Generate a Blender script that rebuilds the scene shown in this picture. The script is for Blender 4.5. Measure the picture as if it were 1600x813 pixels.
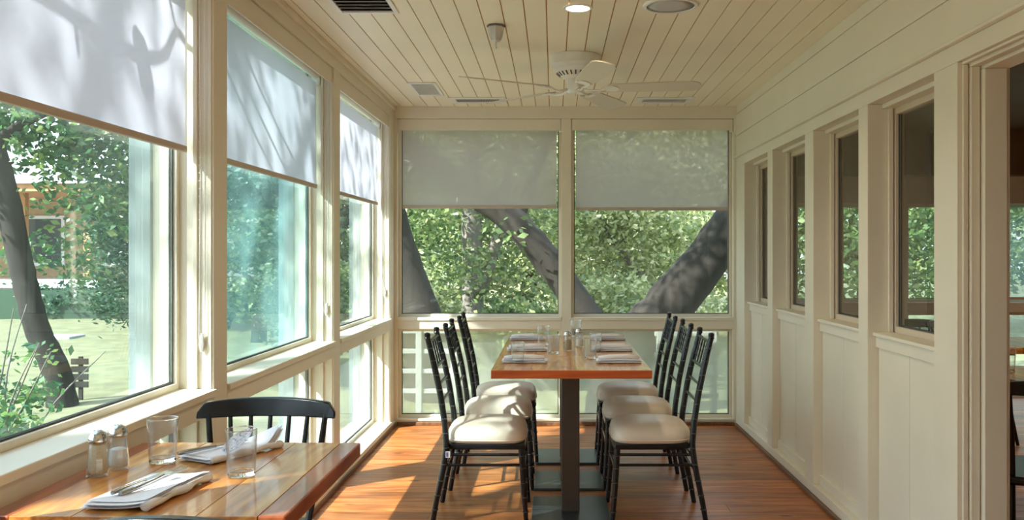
import bpy, math, random
import numpy as np
from mathutils import Vector, Matrix
random.seed(7)
PI = math.pi
for o in list(bpy.data.objects): bpy.data.objects.remove(o)
SC = bpy.context.scene
C = bpy.context.collection

# ------------------------------------------------------------------ camera
cam_d = bpy.data.cameras.new('camera'); cam = bpy.data.objects.new('camera', cam_d); C.objects.link(cam)
cam.location = (0, 0, 1.31); cam.rotation_euler = (PI/2, 0, 0)
cam_d.sensor_width = 36; cam_d.lens = 31.5
cam_d.shift_x = -65/1600; cam_d.shift_y = -9.5/1600
cam_d.clip_start = 0.05; cam_d.clip_end = 300
SC.camera = cam
# ------------------------------------------------------------------ world, sun, exposure
W = bpy.data.worlds.new('sky'); SC.world = W; W.use_nodes = True
wn = W.node_tree.nodes; wl = W.node_tree.links
bg = wn['Background']
tc = wn.new('ShaderNodeTexCoord'); sp = wn.new('ShaderNodeSeparateXYZ'); rp = wn.new('ShaderNodeValToRGB')
wl.new(tc.outputs['Generated'], sp.inputs[0]); wl.new(sp.outputs['Z'], rp.inputs[0]); wl.new(rp.outputs[0], bg.inputs[0])
rp.color_ramp.elements[0].color = (0.86, 0.93, 1.0, 1); rp.color_ramp.elements[1].color = (0.52, 0.72, 1.0, 1)
rp.color_ramp.elements[0].position = 0.1; rp.color_ramp.elements[1].position = 0.9
bg.inputs[1].default_value = 2.45
sd = bpy.data.lights.new('sun', 'SUN'); sun = bpy.data.objects.new('sun', sd); C.objects.link(sun)
sd.energy = 13.0; sd.angle = 0.0093; sd.color = (1.0, 0.965, 0.92)
SUN = Vector((1.0, 0.76, -1.08)).normalized()
sun.rotation_euler = SUN.to_track_quat('-Z', 'Y').to_euler(); sun.location = (-6, -5, 12)
SC.view_settings.view_transform = 'Standard'; SC.view_settings.look = 'None'
SC.view_settings.exposure = 0.62; SC.view_settings.gamma = 1.0; SC.view_settings.use_curve_mapping = False
SC.cycles.max_bounces = 12; SC.cycles.diffuse_bounces = 7; SC.cycles.transparent_max_bounces = 24
SC.cycles.transmission_bounces = 10; SC.cycles.glossy_bounces = 5
# recessed ceiling downlights: the one in view and unseen ones added as warm fill (lamp positions)
DOWNLIGHTS = [(0.111, 4.10), (0.111, 2.3), (0.111, 0.5), (0.111, -1.3)]
DOWN_W = [4.5, 1.2, 1.2, 1.2]

# ------------------------------------------------------------------ helpers
class MB:
    def __init__(s): s.v = []; s.f = []
    def add(s, vs, fs):
        n = len(s.v); s.v += [tuple(v) for v in vs]; s.f += [tuple(i+n for i in f) for f in fs]; return s
    def box(s, x0, y0, z0, x1, y1, z1, M=None):
        vs = [Vector(p) for p in ((x0,y0,z0),(x1,y0,z0),(x1,y1,z0),(x0,y1,z0),(x0,y0,z1),(x1,y0,z1),(x1,y1,z1),(x0,y1,z1))]
        if M: vs = [M @ v for v in vs]
        return s.add(vs, [(0,3,2,1),(4,5,6,7),(0,1,5,4),(1,2,6,5),(2,3,7,6),(3,0,4,7)])
    def tube(s, pts, rad, n=8, cap=True, sx=1.0):
        pts = [Vector(p) for p in pts]
        if not isinstance(rad, (list, tuple)): rad = [rad]*len(pts)
        t0 = (pts[1]-pts[0]).normalized()
        up = Vector((0,0,1)) if abs(t0.z) < 0.9 else Vector((0,1,0))
        a = t0.cross(up).normalized(); rings = []
        for i, p in enumerate(pts):
            t = (pts[min(i+1, len(pts)-1)] - pts[max(i-1, 0)]).normalized()
            a = (a - t*a.dot(t)).normalized(); b = t.cross(a)
            rings.append([p + (a*math.cos(2*PI*k/n)*sx + b*math.sin(2*PI*k/n))*rad[i] for k in range(n)])
        vs = [v for r in rings for v in r]; fs = []
        for i in range(len(pts)-1):
            for k in range(n):
                k2 = (k+1) % n; fs.append((i*n+k, i*n+k2, (i+1)*n+k2, (i+1)*n+k))
        if cap: fs.append(tuple(range(n))[::-1]); fs.append(tuple((len(pts)-1)*n+k for k in range(n)))
        return s.add(vs, fs)
    def lathe(s, prof, c=(0,0,0), n=24, cap0=True, cap1=True):
        vs = []; fs = []; m = len(prof)
        for r, z in prof:
            for k in range(n):
                vs.append((c[0]+r*math.cos(2*PI*k/n), c[1]+r*math.sin(2*PI*k/n), c[2]+z))
        for i in range(m-1):
            for k in range(n):
                k2 = (k+1) % n; fs.append((i*n+k, i*n+k2, (i+1)*n+k2, (i+1)*n+k))
        if cap0: fs.append(tuple(range(n))[::-1])
        if cap1: fs.append(tuple((m-1)*n+k for k in range(n)))
        return s.add(vs, fs)
    def prism(s, poly, t, M=None):        # polygon in XY extruded in Z by t
        n = len(poly)
        vs = [Vector((x, y, 0)) for x, y in poly] + [Vector((x, y, t)) for x, y in poly]
        if M: vs = [M @ v for v in vs]
        fs = [tuple(range(n))[::-1], tuple(range(n, 2*n))] + [(i, (i+1) % n, n+(i+1) % n, n+i) for i in range(n)]
        return s.add(vs, fs)
    def build(s, name, mat, parent=None, bevel=0, smooth=None, kind=None, label=None, loc=None, subsurf=0):
        me = bpy.data.meshes.new(name); me.from_pydata(s.v, [], s.f); me.validate()
        me.materials.append(mat)
        if smooth is not None:
            me.shade_smooth()
            if smooth < 179: me.set_sharp_from_angle(angle=math.radians(smooth))
        me.update()
        o = bpy.data.objects.new(name, me); C.objects.link(o)
        if parent: o.parent = parent
        if loc: o.location = loc
        if kind: o['kind'] = kind
        if label: o['label'] = label
        if bevel:
            m = o.modifiers.new('bevel', 'BEVEL'); m.width = bevel; m.segments = 2; m.limit_method = 'ANGLE'
        if subsurf:
            m = o.modifiers.new('subsurf', 'SUBSURF'); m.levels = subsurf; m.render_levels = subsurf
        return o
def B(name, mat, parent, x0, y0, z0, x1, y1, z1, **k): return MB().box(x0,y0,z0,x1,y1,z1).build(name, mat, parent, **k)
def tag(o, label, cat, group=None, kind=None):
    o['label'] = label; o['category'] = cat
    if group: o['group'] = group
    if kind: o['kind'] = kind
    return o
def thing(name, label, cat, loc=(0,0,0), rz=0, group=None):
    o = bpy.data.objects.new(name, None); C.objects.link(o); o.location = loc; o.rotation_euler = (0,0,rz)
    o.empty_display_size = 0.1
    return tag(o, label, cat, group)
def copy_tree(o, parent=None):
    c = o.copy(); C.objects.link(c); c.parent = parent
    for ch in [q for q in bpy.data.objects if q.parent == o]: copy_tree(ch, c)
    return c
def dup(o, loc, rz, label):
    c = copy_tree(o); c.location = loc; c.rotation_euler = (0,0,rz); c['label'] = label; return c
def structure(o, label=None):
    o['kind'] = 'structure'
    if label: o['label'] = label
    return o

# ------------------------------------------------------------------ materials
def M(name, col, rough=0.5, metal=0, var=0, scale=4.0, coords='Object', bump=0, bscale=200, coat=0, spec=0.5, stretch=(1,1,1), rnd=0):
    m = bpy.data.materials.new(name); m.use_nodes = True; nt = m.node_tree; n = nt.nodes; l = nt.links
    p = n['Principled BSDF']; p.inputs['Roughness'].default_value = rough; p.inputs['Metallic'].default_value = metal
    p.inputs['Coat Weight'].default_value = coat; p.inputs['Coat Roughness'].default_value = 0.08
    p.inputs['Specular IOR Level'].default_value = spec
    t = n.new('ShaderNodeTexCoord'); mp = n.new('ShaderNodeMapping'); mp.inputs['Scale'].default_value = stretch
    l.new(t.outputs[coords], mp.inputs[0])
    no = n.new('ShaderNodeTexNoise'); no.inputs['Scale'].default_value = scale; no.inputs['Detail'].default_value = 6
    l.new(mp.outputs[0], no.inputs['Vector'])
    r = n.new('ShaderNodeValToRGB'); l.new(no.outputs[0], r.inputs[0])
    a = [c*(1-var) for c in col]; b = [min(1, c*(1+var)) for c in col]
    r.color_ramp.elements[0].color = (*a, 1); r.color_ramp.elements[1].color = (*b, 1)
    r.color_ramp.elements[0].position = .3; r.color_ramp.elements[1].position = .7
    out = r.outputs[0]
    if rnd:
        oi = n.new('ShaderNodeObjectInfo'); hs = n.new('ShaderNodeHueSaturation'); mr = n.new('ShaderNodeMapRange')
        l.new(oi.outputs['Random'], mr.inputs[0]); mr.inputs[3].default_value = 1-rnd; mr.inputs[4].default_value = 1+rnd
        l.new(mr.outputs[0], hs.inputs['Value']); l.new(out, hs.inputs['Color']); out = hs.outputs[0]
    l.new(out, p.inputs['Base Color'])
    if bump:
        n2 = n.new('ShaderNodeTexNoise'); n2.inputs['Scale'].default_value = bscale; l.new(mp.outputs[0], n2.inputs['Vector'])
        bp = n.new('ShaderNodeBump'); bp.inputs['Strength'].default_value = bump; bp.inputs['Distance'].default_value = 0.002
        l.new(n2.outputs[0], bp.inputs['Height']); l.new(bp.outputs[0], p.inputs['Normal'])
    return m
def wood(name, c1, c2, c3, rough=0.3, spec=.5, coat=0.0, axis=0, rnd=0.15, gs=1.0, knots=False):
    m = bpy.data.materials.new(name); m.use_nodes = True; nt = m.node_tree; n = nt.nodes; l = nt.links
    p = n['Principled BSDF']; p.inputs['Roughness'].default_value = rough
    p.inputs['Coat Weight'].default_value = coat; p.inputs['Coat Roughness'].default_value = 0.05; p.inputs['Specular IOR Level'].default_value = spec
    t = n.new('ShaderNodeTexCoord'); oi = n.new('ShaderNodeObjectInfo')
    vm = n.new('ShaderNodeVectorMath'); vm.operation = 'MULTIPLY_ADD'
    comb = n.new('ShaderNodeCombineXYZ'); 
    for i in range(3): l.new(oi.outputs['Random'], comb.inputs[i])
    l.new(comb.outputs[0], vm.inputs[0]); vm.inputs[1].default_value = (17.0, 31.0, 7.0); l.new(t.outputs['Object'], vm.inputs[2])
    mp = n.new('ShaderNodeMapping'); sc = [7*gs, 7*gs, 7*gs]; sc[axis] = 0.9*gs; mp.inputs['Scale'].default_value = sc
    l.new(vm.outputs[0], mp.inputs[0])
    no = n.new('ShaderNodeTexNoise'); no.inputs['Scale'].default_value = 1.6; no.inputs['Detail'].default_value = 4; no.inputs['Distortion'].default_value = 0.4
    l.new(mp.outputs[0], no.inputs['Vector'])
    mu = n.new('ShaderNodeMath'); mu.operation = 'MULTIPLY'; mu.inputs[1].default_value = 9; l.new(no.outputs[0], mu.inputs[0])
    fr = n.new('ShaderNodeMath'); fr.operation = 'PINGPONG'; fr.inputs[1].default_value = 1; l.new(mu.outputs[0], fr.inputs[0])
    mp2 = n.new('ShaderNodeMapping'); sc2 = [90*gs]*3; sc2[axis] = 3*gs; mp2.inputs['Scale'].default_value = sc2; l.new(vm.outputs[0], mp2.inputs[0])
    n2 = n.new('ShaderNodeTexNoise'); n2.inputs['Scale'].default_value = 1; n2.inputs['Detail'].default_value = 3; l.new(mp2.outputs[0], n2.inputs['Vector'])
    mx = n.new('ShaderNodeMath'); mx.operation = 'MULTIPLY_ADD'; l.new(fr.outputs[0], mx.inputs[0]); mx.inputs[1].default_value = .55
    m2 = n.new('ShaderNodeMath'); m2.operation = 'MULTIPLY'; l.new(n2.outputs[0], m2.inputs[0]); m2.inputs[1].default_value = .5; l.new(m2.outputs[0], mx.inputs[2])
    r = n.new('ShaderNodeValToRGB'); l.new(mx.outputs[0], r.inputs[0]); e = r.color_ramp.elements
    e[0].color = (*c1, 1); e[0].position = .15; e[1].color = (*c3, 1); e[1].position = .85; q = e.new(.5); q.color = (*c2, 1)
    hs = n.new('ShaderNodeHueSaturation'); mr = n.new('ShaderNodeMapRange'); l.new(oi.outputs['Random'], mr.inputs[0])
    mr.inputs[3].default_value = 1-rnd; mr.inputs[4].default_value = 1+rnd
    l.new(mr.outputs[0], hs.inputs['Value']); l.new(r.outputs[0], hs.inputs['Color']); out = hs.outputs[0]
    if knots:
        mp3 = n.new('ShaderNodeMapping'); s3 = [7.0]*3; s3[axis] = 2.6; mp3.inputs['Scale'].default_value = s3; l.new(vm.outputs[0], mp3.inputs[0])
        vo = n.new('ShaderNodeTexVoronoi'); vo.inputs['Scale'].default_value = 1; l.new(mp3.outputs[0], vo.inputs['Vector'])
        kr = n.new('ShaderNodeValToRGB'); l.new(vo.outputs['Distance'], kr.inputs[0])
        kr.color_ramp.elements[0].color = (1,1,1,1); kr.color_ramp.elements[1].color = (0,0,0,1)
        kr.color_ramp.elements[0].position = .05; kr.color_ramp.elements[1].position = .12
        km = n.new('ShaderNodeMix'); km.data_type = 'RGBA'; l.new(kr.outputs[0], km.inputs[0]); l.new(out, km.inputs[6])
        km.inputs[7].default_value = (0.09, 0.035, 0.015, 1); out = km.outputs[2]
    l.new(out, p.inputs['Base Color'])
    bp = n.new('ShaderNodeBump'); bp.inputs['Strength'].default_value = .12; bp.inputs['Distance'].default_value = .001
    l.new(n2.outputs[0], bp.inputs['Height']); l.new(bp.outputs[0], p.inputs['Normal'])
    return m
def glass_mat(name, tint=(0.82, 0.93, 0.89), haze=0.03, hazecol=(0.75, 0.85, 0.82), hscale=1.5, streak=(1,1,1), contrast=(0.2, 0.8), fexp=5, f0=.03):
    m = bpy.data.materials.new(name); m.use_nodes = True; nt = m.node_tree; n = nt.nodes; l = nt.links
    n.remove(n['Principled BSDF']); out = n['Material Output']
    tr = n.new('ShaderNodeBsdfTransparent'); tr.inputs[0].default_value = (*tint, 1)
    gl = n.new('ShaderNodeBsdfGlossy'); gl.inputs['Roughness'].default_value = 0.01
    ge = n.new('ShaderNodeNewGeometry'); dt = n.new('ShaderNodeVectorMath'); dt.operation = 'DOT_PRODUCT'
    l.new(ge.outputs['Incoming'], dt.inputs[0]); l.new(ge.outputs['Normal'], dt.inputs[1])
    ab = n.new('ShaderNodeMath'); ab.operation = 'ABSOLUTE'; l.new(dt.outputs['Value'], ab.inputs[0])
    om = n.new('ShaderNodeMath'); om.operation = 'SUBTRACT'; om.inputs[0].default_value = 1; l.new(ab.outputs[0], om.inputs[1])
    pw_ = n.new('ShaderNodeMath'); pw_.operation = 'POWER'; pw_.inputs[1].default_value = fexp; l.new(om.outputs[0], pw_.inputs[0])
    f = n.new('ShaderNodeMath'); f.operation = 'MULTIPLY_ADD'; f.inputs[1].default_value = .94; f.inputs[2].default_value = f0; l.new(pw_.outputs[0], f.inputs[0])
    m1 = n.new('ShaderNodeMixShader'); l.new(f.outputs[0], m1.inputs[0]); l.new(tr.outputs[0], m1.inputs[1]); l.new(gl.outputs[0], m1.inputs[2])
    tl = n.new('ShaderNodeBsdfTranslucent'); tl.inputs[0].default_value = (*hazecol, 1)
    df = n.new('ShaderNodeBsdfDiffuse'); df.inputs[0].default_value = (*hazecol, 1)
    m2 = n.new('ShaderNodeMixShader'); m2.inputs[0].default_value = .35; l.new(tl.outputs[0], m2.inputs[1]); l.new(df.outputs[0], m2.inputs[2])
    t = n.new('ShaderNodeTexCoord'); mp = n.new('ShaderNodeMapping'); mp.inputs['Scale'].default_value = streak; l.new(t.outputs['Object'], mp.inputs[0])
    no = n.new('ShaderNodeTexNoise'); no.inputs['Scale'].default_value = hscale; no.inputs['Detail'].default_value = 3; l.new(mp.outputs[0], no.inputs['Vector'])
    mr = n.new('ShaderNodeMapRange'); l.new(no.outputs[0], mr.inputs[0]); mr.inputs[1].default_value = .3; mr.inputs[2].default_value = .7
    mr.inputs[3].default_value = haze*contrast[0]*2; mr.inputs[4].default_value = haze*contrast[1]*2
    m3 = n.new('ShaderNodeMixShader'); l.new(mr.outputs[0], m3.inputs[0]); l.new(m1.outputs[0], m3.inputs[1]); l.new(m2.outputs[0], m3.inputs[2])
    l.new(m3.outputs[0], out.inputs[0])
    return m
def fabric_shade(name, col, trans=0.5, see=0.03, tcol=None):
    m = bpy.data.materials.new(name); m.use_nodes = True; nt = m.node_tree; n = nt.nodes; l = nt.links
    n.remove(n['Principled BSDF']); out = n['Material Output']
    t = n.new('ShaderNodeTexCoord'); no = n.new('ShaderNodeTexNoise'); no.inputs['Scale'].default_value = 300; l.new(t.outputs['Object'], no.inputs['Vector'])
    r = n.new('ShaderNodeValToRGB'); l.new(no.outputs[0], r.inputs[0]); r.color_ramp.elements[0].color = (*[c*.93 for c in col], 1); r.color_ramp.elements[1].color = (*col, 1)
    d = n.new('ShaderNodeBsdfDiffuse'); l.new(r.outputs[0], d.inputs[0])
    tl = n.new('ShaderNodeBsdfTranslucent'); tl.inputs[0].default_value = (*(tcol or col), 1)
    a = n.new('ShaderNodeMixShader'); a.inputs[0].default_value = trans; l.new(d.outputs[0], a.inputs[1]); l.new(tl.outputs[0], a.inputs[2])
    tr = n.new('ShaderNodeBsdfTransparent'); b = n.new('ShaderNodeMixShader'); b.inputs[0].default_value = see
    l.new(a.outputs[0], b.inputs[1]); l.new(tr.outputs[0], b.inputs[2]); l.new(b.outputs[0], out.inputs[0])
    return m
def leaf_mat(name, c1, c2, c3):
    m = bpy.data.materials.new(name); m.use_nodes = True; nt = m.node_tree; n = nt.nodes; l = nt.links
    n.remove(n['Principled BSDF']); out = n['Material Output']
    g = n.new('ShaderNodeNewGeometry'); r = n.new('ShaderNodeValToRGB'); l.new(g.outputs['Random Per Island'], r.inputs[0]); e = r.color_ramp.elements
    e[0].color = (*c1, 1); e[1].color = (*c3, 1); q = e.new(.6); q.color = (*c2, 1)
    d = n.new('ShaderNodeBsdfDiffuse'); tl = n.new('ShaderNodeBsdfTranslucent'); gl = n.new('ShaderNodeBsdfGlossy'); gl.inputs['Roughness'].default_value = .45
    l.new(r.outputs[0], d.inputs[0])
    hs = n.new('ShaderNodeHueSaturation'); hs.inputs['Value'].default_value = 1.25; l.new(r.outputs[0], hs.inputs['Color']); l.new(hs.outputs[0], tl.inputs[0])
    a = n.new('ShaderNodeMixShader'); a.inputs[0].default_value = .45; l.new(d.outputs[0], a.inputs[1]); l.new(tl.outputs[0], a.inputs[2])
    b = n.new('ShaderNodeMixShader'); b.inputs[0].default_value = .06; l.new(a.outputs[0], b.inputs[1]); l.new(gl.outputs[0], b.inputs[2])
    l.new(b.outputs[0], out.inputs[0])
    return m
def emit(name, col, s):
    m = bpy.data.materials.new(name); m.use_nodes = True; p = m.node_tree.nodes['Principled BSDF']
    p.inputs['Base Color'].default_value = (*col, 1); p.inputs['Emission Color'].default_value = (*col, 1); p.inputs['Emission Strength'].default_value = s
    return m
def clear_glass(name, col=(1,1,1)):
    m = bpy.data.materials.new(name); m.use_nodes = True; p = m.node_tree.nodes['Principled BSDF']
    p.inputs['Base Color'].default_value = (*col, 1); p.inputs['Roughness'].default_value = 0.0
    p.inputs['Transmission Weight'].default_value = 1; p.inputs['IOR'].default_value = 1.45
    return m

PAINT = M('cream_paint', (0.75, 0.70, 0.575), rough=.42, var=.03, scale=3, bump=.08, bscale=60)
CEILP = M('ceiling_paint', (0.86, 0.79, 0.63), rough=.4, var=.02, scale=3, bump=.05, bscale=60, rnd=.02)
GROOVE = M('groove_shadow_paint', (0.58, 0.28, 0.11), rough=.7)
WHITE = M('white_plastic', (0.80, 0.79, 0.76), rough=.35, var=.02)
FLOORW = wood('pine_floor', (0.25, 0.065, 0.018), (0.38, 0.122, 0.030), (0.48, 0.19, 0.058), rough=.38, spec=.28, coat=.0, axis=0, rnd=.30, knots=True)
DARKGAP = M('dark_subfloor', (0.03, 0.018, 0.01), rough=.9)
TOPW = wood('honey_tabletop_wood', (0.34, 0.115, 0.022), (0.60, 0.25, 0.050), (0.74, 0.40, 0.10), rough=.30, coat=.45, axis=1, rnd=.18, gs=.8, knots=True)
REDW = wood('red_tabletop_edge_wood', (0.17, 0.035, 0.012), (0.32, 0.070, 0.022), (0.42, 0.11, 0.035), rough=.28, coat=.5, axis=1, rnd=.1, gs=.8)
ORANGEW = wood('orange_tabletop_wood', (0.44, 0.075, 0.016), (0.58, 0.115, 0.024), (0.66, 0.16, 0.035), rough=.35, coat=.3, axis=0, rnd=.08, gs=.8)
SHOEW = wood('dark_base_shoe_wood', (0.10, 0.045, 0.02), (0.16, 0.07, 0.03), (0.22, 0.10, 0.045), rough=.5, axis=1, rnd=.1)
STEEL = M('grey_brown_steel', (0.060, 0.052, 0.046), rough=.42, metal=.3, var=.1, scale=6)
PLATE = M('slate_base_plate', (0.045, 0.055, 0.062), rough=.35, metal=.25, var=.15, scale=5)
BLACK = M('black_lacquer', (0.006, 0.008, 0.011), rough=.26, spec=.4, coat=.08)
RING = M('worn_ring', (0.20, 0.20, 0.20), rough=.35)
VINYL = M('ivory_vinyl', (0.74, 0.65, 0.54), rough=.42, var=.03, scale=6, bump=.15, bscale=90)
CLOTH = M('white_napkin_cloth', (0.80, 0.80, 0.84), rough=.85, var=.03, bump=.3, bscale=350)
CHROME = M('chrome', (0.62, 0.62, 0.62), rough=.18, metal=1)
CUTLERY = M('cutlery_steel', (0.50, 0.51, 0.52), rough=.22, metal=1)
SALT = M('salt', (0.86, 0.85, 0.82), rough=.9, bump=.4, bscale=900)
PEPPER = M('ground_pepper', (0.42, 0.34, 0.22), rough=.9, var=.4, scale=500)
PEPPERL = M('pale_spice', (0.68, 0.60, 0.44), rough=.9, var=.25, scale=600)
TUMBLER = glass_mat('tumbler_wall_glass', tint=(0.975, 0.98, 0.98), haze=.02, hazecol=(.9,.9,.9), hscale=20, fexp=2.6, f0=.05)
SOLIDG = clear_glass('solid_glass')
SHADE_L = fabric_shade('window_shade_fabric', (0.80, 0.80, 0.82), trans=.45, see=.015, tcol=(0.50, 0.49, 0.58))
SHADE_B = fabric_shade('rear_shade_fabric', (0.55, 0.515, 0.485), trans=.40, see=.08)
SHADE_T = fabric_shade('teal_shade_fabric', (0.30, 0.44, 0.42), trans=.5, see=.35)
BAR = M('taupe_hem_bar', (0.50, 0.42, 0.36), rough=.5)
GASKET = M('dark_gasket', (0.05, 0.06, 0.06), rough=.6)
GLASS = glass_mat('window_glass', tint=(0.90, 0.96, 0.955), haze=.015)
GLASS_H = glass_mat('teal_reflection_glass', tint=(0.86, 0.95, 0.94), haze=.22, hazecol=(0.25, 0.47, 0.48), hscale=1.6, streak=(1, 1.3, .5), contrast=(.15, .85))  # teal reflection painted into the pane as a tinted haze
GLASS_L = glass_mat('lower_window_glass', tint=(0.90, 0.95, 0.94), haze=.08, hazecol=(0.6, 0.75, 0.74))
GLASS_B = glass_mat('rear_window_glass', tint=(0.96, 0.975, 0.955), haze=.012)
GLASS_BL = glass_mat('frosted_rear_glass', tint=(0.90, 0.94, 0.90), haze=.32, hazecol=(0.88, 0.90, 0.78), hscale=2.2, contrast=(.4, .6))
GLASS_I = glass_mat('inner_window_glass', tint=(0.86, 0.90, 0.88), haze=.01)
GRASS = M('lawn_grass', (0.155, 0.160, 0.078), rough=.95, var=.25, scale=3, bump=1.0, bscale=40)
BARK = M('tree_bark', (0.023, 0.020, 0.016), rough=.95, var=.35, scale=9, bump=1.0, bscale=22, stretch=(1,1,.35))
BARKG = M('grey_tree_bark', (0.17, 0.16, 0.14), rough=.95, var=.3, scale=8, bump=1.0, bscale=18, stretch=(1,1,.35))
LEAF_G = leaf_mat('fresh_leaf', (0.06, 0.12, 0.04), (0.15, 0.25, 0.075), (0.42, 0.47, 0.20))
LEAF_Y = leaf_mat('sunny_leaf', (0.16, 0.23, 0.08), (0.36, 0.42, 0.18), (0.70, 0.70, 0.42))  # palest tones put sunlit foliage highlights into the leaf colour
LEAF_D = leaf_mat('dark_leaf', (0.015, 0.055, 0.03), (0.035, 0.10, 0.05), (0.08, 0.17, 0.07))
LEAF_M = leaf_mat('maple_leaf', (0.03, 0.10, 0.04), (0.08, 0.20, 0.07), (0.26, 0.34, 0.10))
HOUSEW = M('tan_house_siding', (0.42, 0.30, 0.17), rough=.8, var=.1)
HOUSEB = M('house_stone_base', (0.30, 0.30, 0.32), rough=.9, var=.2)
POSTW = M('orange_porch_wood', (0.50, 0.24, 0.11), rough=.7, var=.1)
ROOFM = M('pale_metal_roof', (0.72, 0.74, 0.76), rough=.5)
SIDING = M('dark_brown_siding', (0.075, 0.055, 0.042), rough=.8, var=.15, rnd=.25)
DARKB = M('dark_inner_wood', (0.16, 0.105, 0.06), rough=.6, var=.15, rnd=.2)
RAILW = M('weathered_white_rail', (0.40, 0.43, 0.42), rough=.7, var=.05)
DECKM = M('grey_deck_boards', (0.33, 0.34, 0.32), rough=.8, var=.15, rnd=.12)

H = 2.438; YB = 6.85; XL = -1.22; XR = 1.40; YF = -2.6
# ------------------------------------------------------------------ ground
gm = MB(); NG = 40
for i in range(NG+1):
    for j in range(NG+1):
        x = -45+90*i/NG; y = -25+90*j/NG
        gm.v.append((x, y, -0.35 + 0.05*math.sin(x*.4)*math.cos(y*.3) - (0.02 if -3 < x < 8 and -4 < y < 12 else 0)))
for i in range(NG):
    for j in range(NG):
        a = i*(NG+1)+j; gm.f.append((a, a+NG+1, a+NG+2, a+1))
structure(gm.build('ground', GRASS, smooth=180), 'sunlit mown lawn around the dining porch')

# ------------------------------------------------------------------ floor
fl = structure(B('floor', DARKGAP, None, XL-.25, YF-.1, -.30, 6.7, YB+.24, -.021), 'orange pine plank floor of the dining porch')
B('floor_extension', DARKGAP, fl, 1.70, YB+.24, -.30, 6.7, 8.4, -.021)
pw = .128
rng = random.Random(3)
def plank_mesh(L):
    me = bpy.data.meshes.new('floor_plank'); b = MB().box(0, .0012, -.02, L, pw-.0012, 0); me.from_pydata(b.v, [], b.f); me.materials.append(FLOORW); return me
pm = {}
def plank(x0, x1, y):
    L = round(x1-x0, 2)
    if L not in pm: pm[L] = plank_mesh(L-.002)
    o = bpy.data.objects.new('floor_plank', pm[L]); C.objects.link(o); o.location = (x0, y, 0); o.parent = fl
r = 0; y = YB - pw
while y > YF:
    if y < 2.5: plank(XL, XR+.02, y)
    elif rng.random() < .45:
        c = round(rng.choice([-.62, -.22, .18, .58, .9]), 2); plank(XL, c, y); plank(c, XR+.02, y)
    else: plank(XL, XR+.02, y)
    if XR+.02 < 2 and y > 0.8: plank(XR+.02, 6.56, y)
    y -= pw
y = YB
while y < 8.1: plank(1.78 if y > YB+.1 else 1.62, 6.56, y); y += pw

# ------------------------------------------------------------------ ceiling
ce = structure(B('ceiling', GROOVE, None, XL-.26, YF-.12, H+.009, 6.9, YB+.30, H+.16), 'cream tongue and groove board ceiling')
B('ceiling_extension', GROOVE, ce, 1.68, YB+.30, H+.009, 6.9, 8.5, H+.16)
cb = MB().box(.0028, YF, 0, .1002, YB+.01, .012)
cme = bpy.data.meshes.new('ceiling_board'); cme.from_pydata(cb.v, [], cb.f); cme.materials.append(CEILP)
x = -1.166-.103
while x < XR+.05:
    o = bpy.data.objects.new('ceiling_board', cme); C.objects.link(o); o.parent = ce; o.location = (x, 0, H)
    x += .103
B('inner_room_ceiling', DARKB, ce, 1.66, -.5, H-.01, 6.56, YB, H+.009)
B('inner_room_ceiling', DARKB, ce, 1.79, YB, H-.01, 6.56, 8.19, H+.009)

# ------------------------------------------------------------------ left wall
wl_ = structure(B('wall_left', PAINT, None, -1.47, YF, 2.345, XL, YB+.02, H+.002, bevel=.002), 'cream painted window wall on the left')
bays = [(-1.98, -.35), (-.22, 1.42), (1.55, 3.22), (3.35, 4.98), (5.12, 6.70)]
B('crown_strip', PAINT, wl_, XL-.005, YF, H-.03, XL+.018, YB, H, bevel=.004)
cols = [(YF, -1.98), (-.35, -.22), (1.42, 1.55), (3.22, 3.35), (4.98, 5.12), (6.70, YB)]
OUTP = M('outer_grey_green_paint', (0.20, 0.25, 0.24), rough=.6)
for a, b in cols:
    for q in range(3): B('outer_casing', OUTP, wl_, -1.47-.03*q, a-.02+.012*q, -.3, -1.445-.03*q+.005, b+.02-.012*q, 2.44, bevel=.002)
    B('mullion', PAINT, wl_, -1.45, a, -.25, XL, b, 2.345, bevel=.003)
for a, b in bays:
    B('middle_rail', PAINT, wl_, -1.44, a, .735, XL, b, .800, bevel=.002)
    B('sill', PAINT, wl_, -1.40, a, .800, XL+.012, b, .825, bevel=.003)
    B('outer_sill', PAINT, wl_, -1.50, a, .74, -1.40, b, .805)
    B('bottom_rail', PAINT, wl_, -1.44, a, -.25, XL, b, .035, bevel=.002)
    B('lower_sill', PAINT, wl_, -1.40, a, .035, XL+.010, b, .052, bevel=.002)
    for yy, d in ((a, 1), (b, -1)):       # stepped stops on the jambs
        for z0, z1 in ((.825, 2.345), (.052, .735)):
            B('jamb_stop', PAINT, wl_, -1.292, min(yy, yy+d*.012), z0, -1.277, max(yy, yy+d*.016), z1, bevel=.002)
            B('jamb_bead', PAINT, wl_, -1.242, min(yy, yy+d*.006), z0, -1.228, max(yy, yy+d*.007), z1, bevel=.002)
structure(B('baseboard_left', SHOEW, None, XL, YF, 0, XL+.022, YB-.03, .028, bevel=.004), 'dark wooden shoe moulding along the left windows')
B('cream_cap', PAINT, bpy.data.objects['baseboard_left'], XL, YF, .028, XL+.014, YB-.03, .040)

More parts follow.
